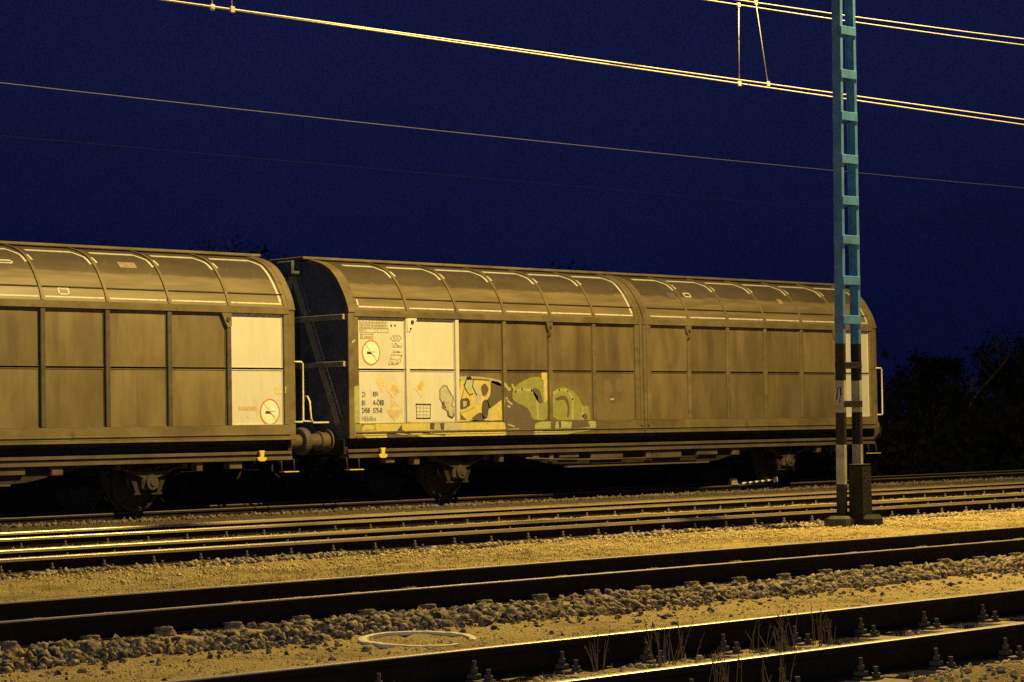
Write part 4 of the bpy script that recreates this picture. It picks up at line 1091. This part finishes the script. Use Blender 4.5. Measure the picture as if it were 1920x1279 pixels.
for (u, v, Y, kx, lab) in TREES:
    p = on_y(u, v, Y); z0 = -.45; H = p.z-z0
    o = tp[kx]
    if kx in used: o = copy_tree(tp[kx])
    used.add(kx)
    base = max(q.co.z for q in [c for c in o.children if c.name.startswith('crown')][0].data.vertices)
    s = H/base; o.location = (p.x, Y, z0); o.scale = (max(s, .6), max(s, .6), s); o.rotation_euler = (0, 0, random.uniform(0, 6.28))
    tag(o, lab, 'tree', 'dark trees behind the wagons')
# thicket that fills the ground under and behind the trees
n = 60000
n2 = 45000; n = n+n2
X = rng.uniform(5, 150, n); Y = np.concatenate([rng.uniform(39, 62, n-n2), rng.uniform(33.2, 39, n2)]); X[-n2:] = rng.uniform(12, 75, n2); top = np.where(Y < 39, 1.0, 1.9)+.7*np.sin(X*.35)+.5*np.sin(X*.9+Y*.3)+.3*np.sin(X*2.3)
P = np.stack([X, Y, -.5+rng.random(n)**.8*(top+.5)], 1); sz = .07+.10*rng.random(n)
a = rng.normal(size=(n, 3)); a /= np.linalg.norm(a, axis=1)[:, None]; b = np.cross(a, rng.normal(size=(n, 3))); b /= np.linalg.norm(b, axis=1)[:, None]
Vt = np.stack([P-a*sz[:, None], P+b*sz[:, None]*.7, P+a*sz[:, None], P-b*sz[:, None]*.7], 1).reshape(-1, 3)
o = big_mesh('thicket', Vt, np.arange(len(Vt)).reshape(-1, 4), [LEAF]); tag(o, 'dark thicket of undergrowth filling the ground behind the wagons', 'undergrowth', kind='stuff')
# bare bushes on the bank at the right
def bush_mesh(seed):
    rd = random.Random(seed); mb = MB()
    for k in range(70):
        a = rd.uniform(0, 6.283); r = rd.uniform(0, .3); p = Vector((r*math.cos(a), r*math.sin(a), -.05)); d = Vector((math.cos(a)*rd.uniform(.1, .8), math.sin(a)*rd.uniform(.1, .8), 1)).normalized()
        l = rd.uniform(.7, 1.5); m1 = p+d*l*.5+Vector((rd.gauss(0, .05), rd.gauss(0, .05), 0)); e = p+d*l+Vector((rd.gauss(0, .12), rd.gauss(0, .12), 0))
        mb.tube([p, m1, e], .010, 3, 0, .003, caps=False)
        for q in range(5):
            t = m1.lerp(e, rd.random()); c = Vector((rd.gauss(0, .2), rd.gauss(0, .2), rd.uniform(.05, .3)))
            mb.tube([t, t+c], .004, 3, 0, .002, caps=False)
    return mb
b0 = bush_mesh(5).build('bare_bush', BUSH, recalc=False)
BP = [(1672, 845, 37, 1.0, 'bare brown bush nearest to the wagon end'), (1722, 835, 38, 1.25, 'bare brown bush second along the bank right of the wagon'), (1775, 842, 37.5, 1.0, 'bare bush in the middle of the dark bank at the right'),
      (1830, 838, 38.5, 1.2, 'bare bush on the bank near the right edge'), (1890, 835, 38, 1.1, 'bare bush at the far right edge of the bank')]
for i, (u, v, Y, s, lab) in enumerate(BP):
    o = b0 if i == 0 else b0.copy()
    if i: COL.objects.link(o)
    p = on_y(u, 880, Y); o.location = (p.x, Y, float(ground_z(p.x, Y))); o.scale = (s*1.3, s*1.3, s*.95); o.rotation_euler = (0, 0, i*1.3)
    tag(o, lab, 'bush', 'bare bushes on the bank')

# ------------------------------------------------------------------ view
S.view_settings.view_transform = 'Standard'; S.view_settings.look = 'None'; S.view_settings.gamma = 1; S.view_settings.exposure = 0
S.cycles.use_denoising = False; S.cycles.sample_clamp_indirect = 1.5; S.cycles.sample_clamp_direct = 12; S.cycles.max_bounces = 5; S.cycles.diffuse_bounces = 3; S.cycles.glossy_bounces = 2
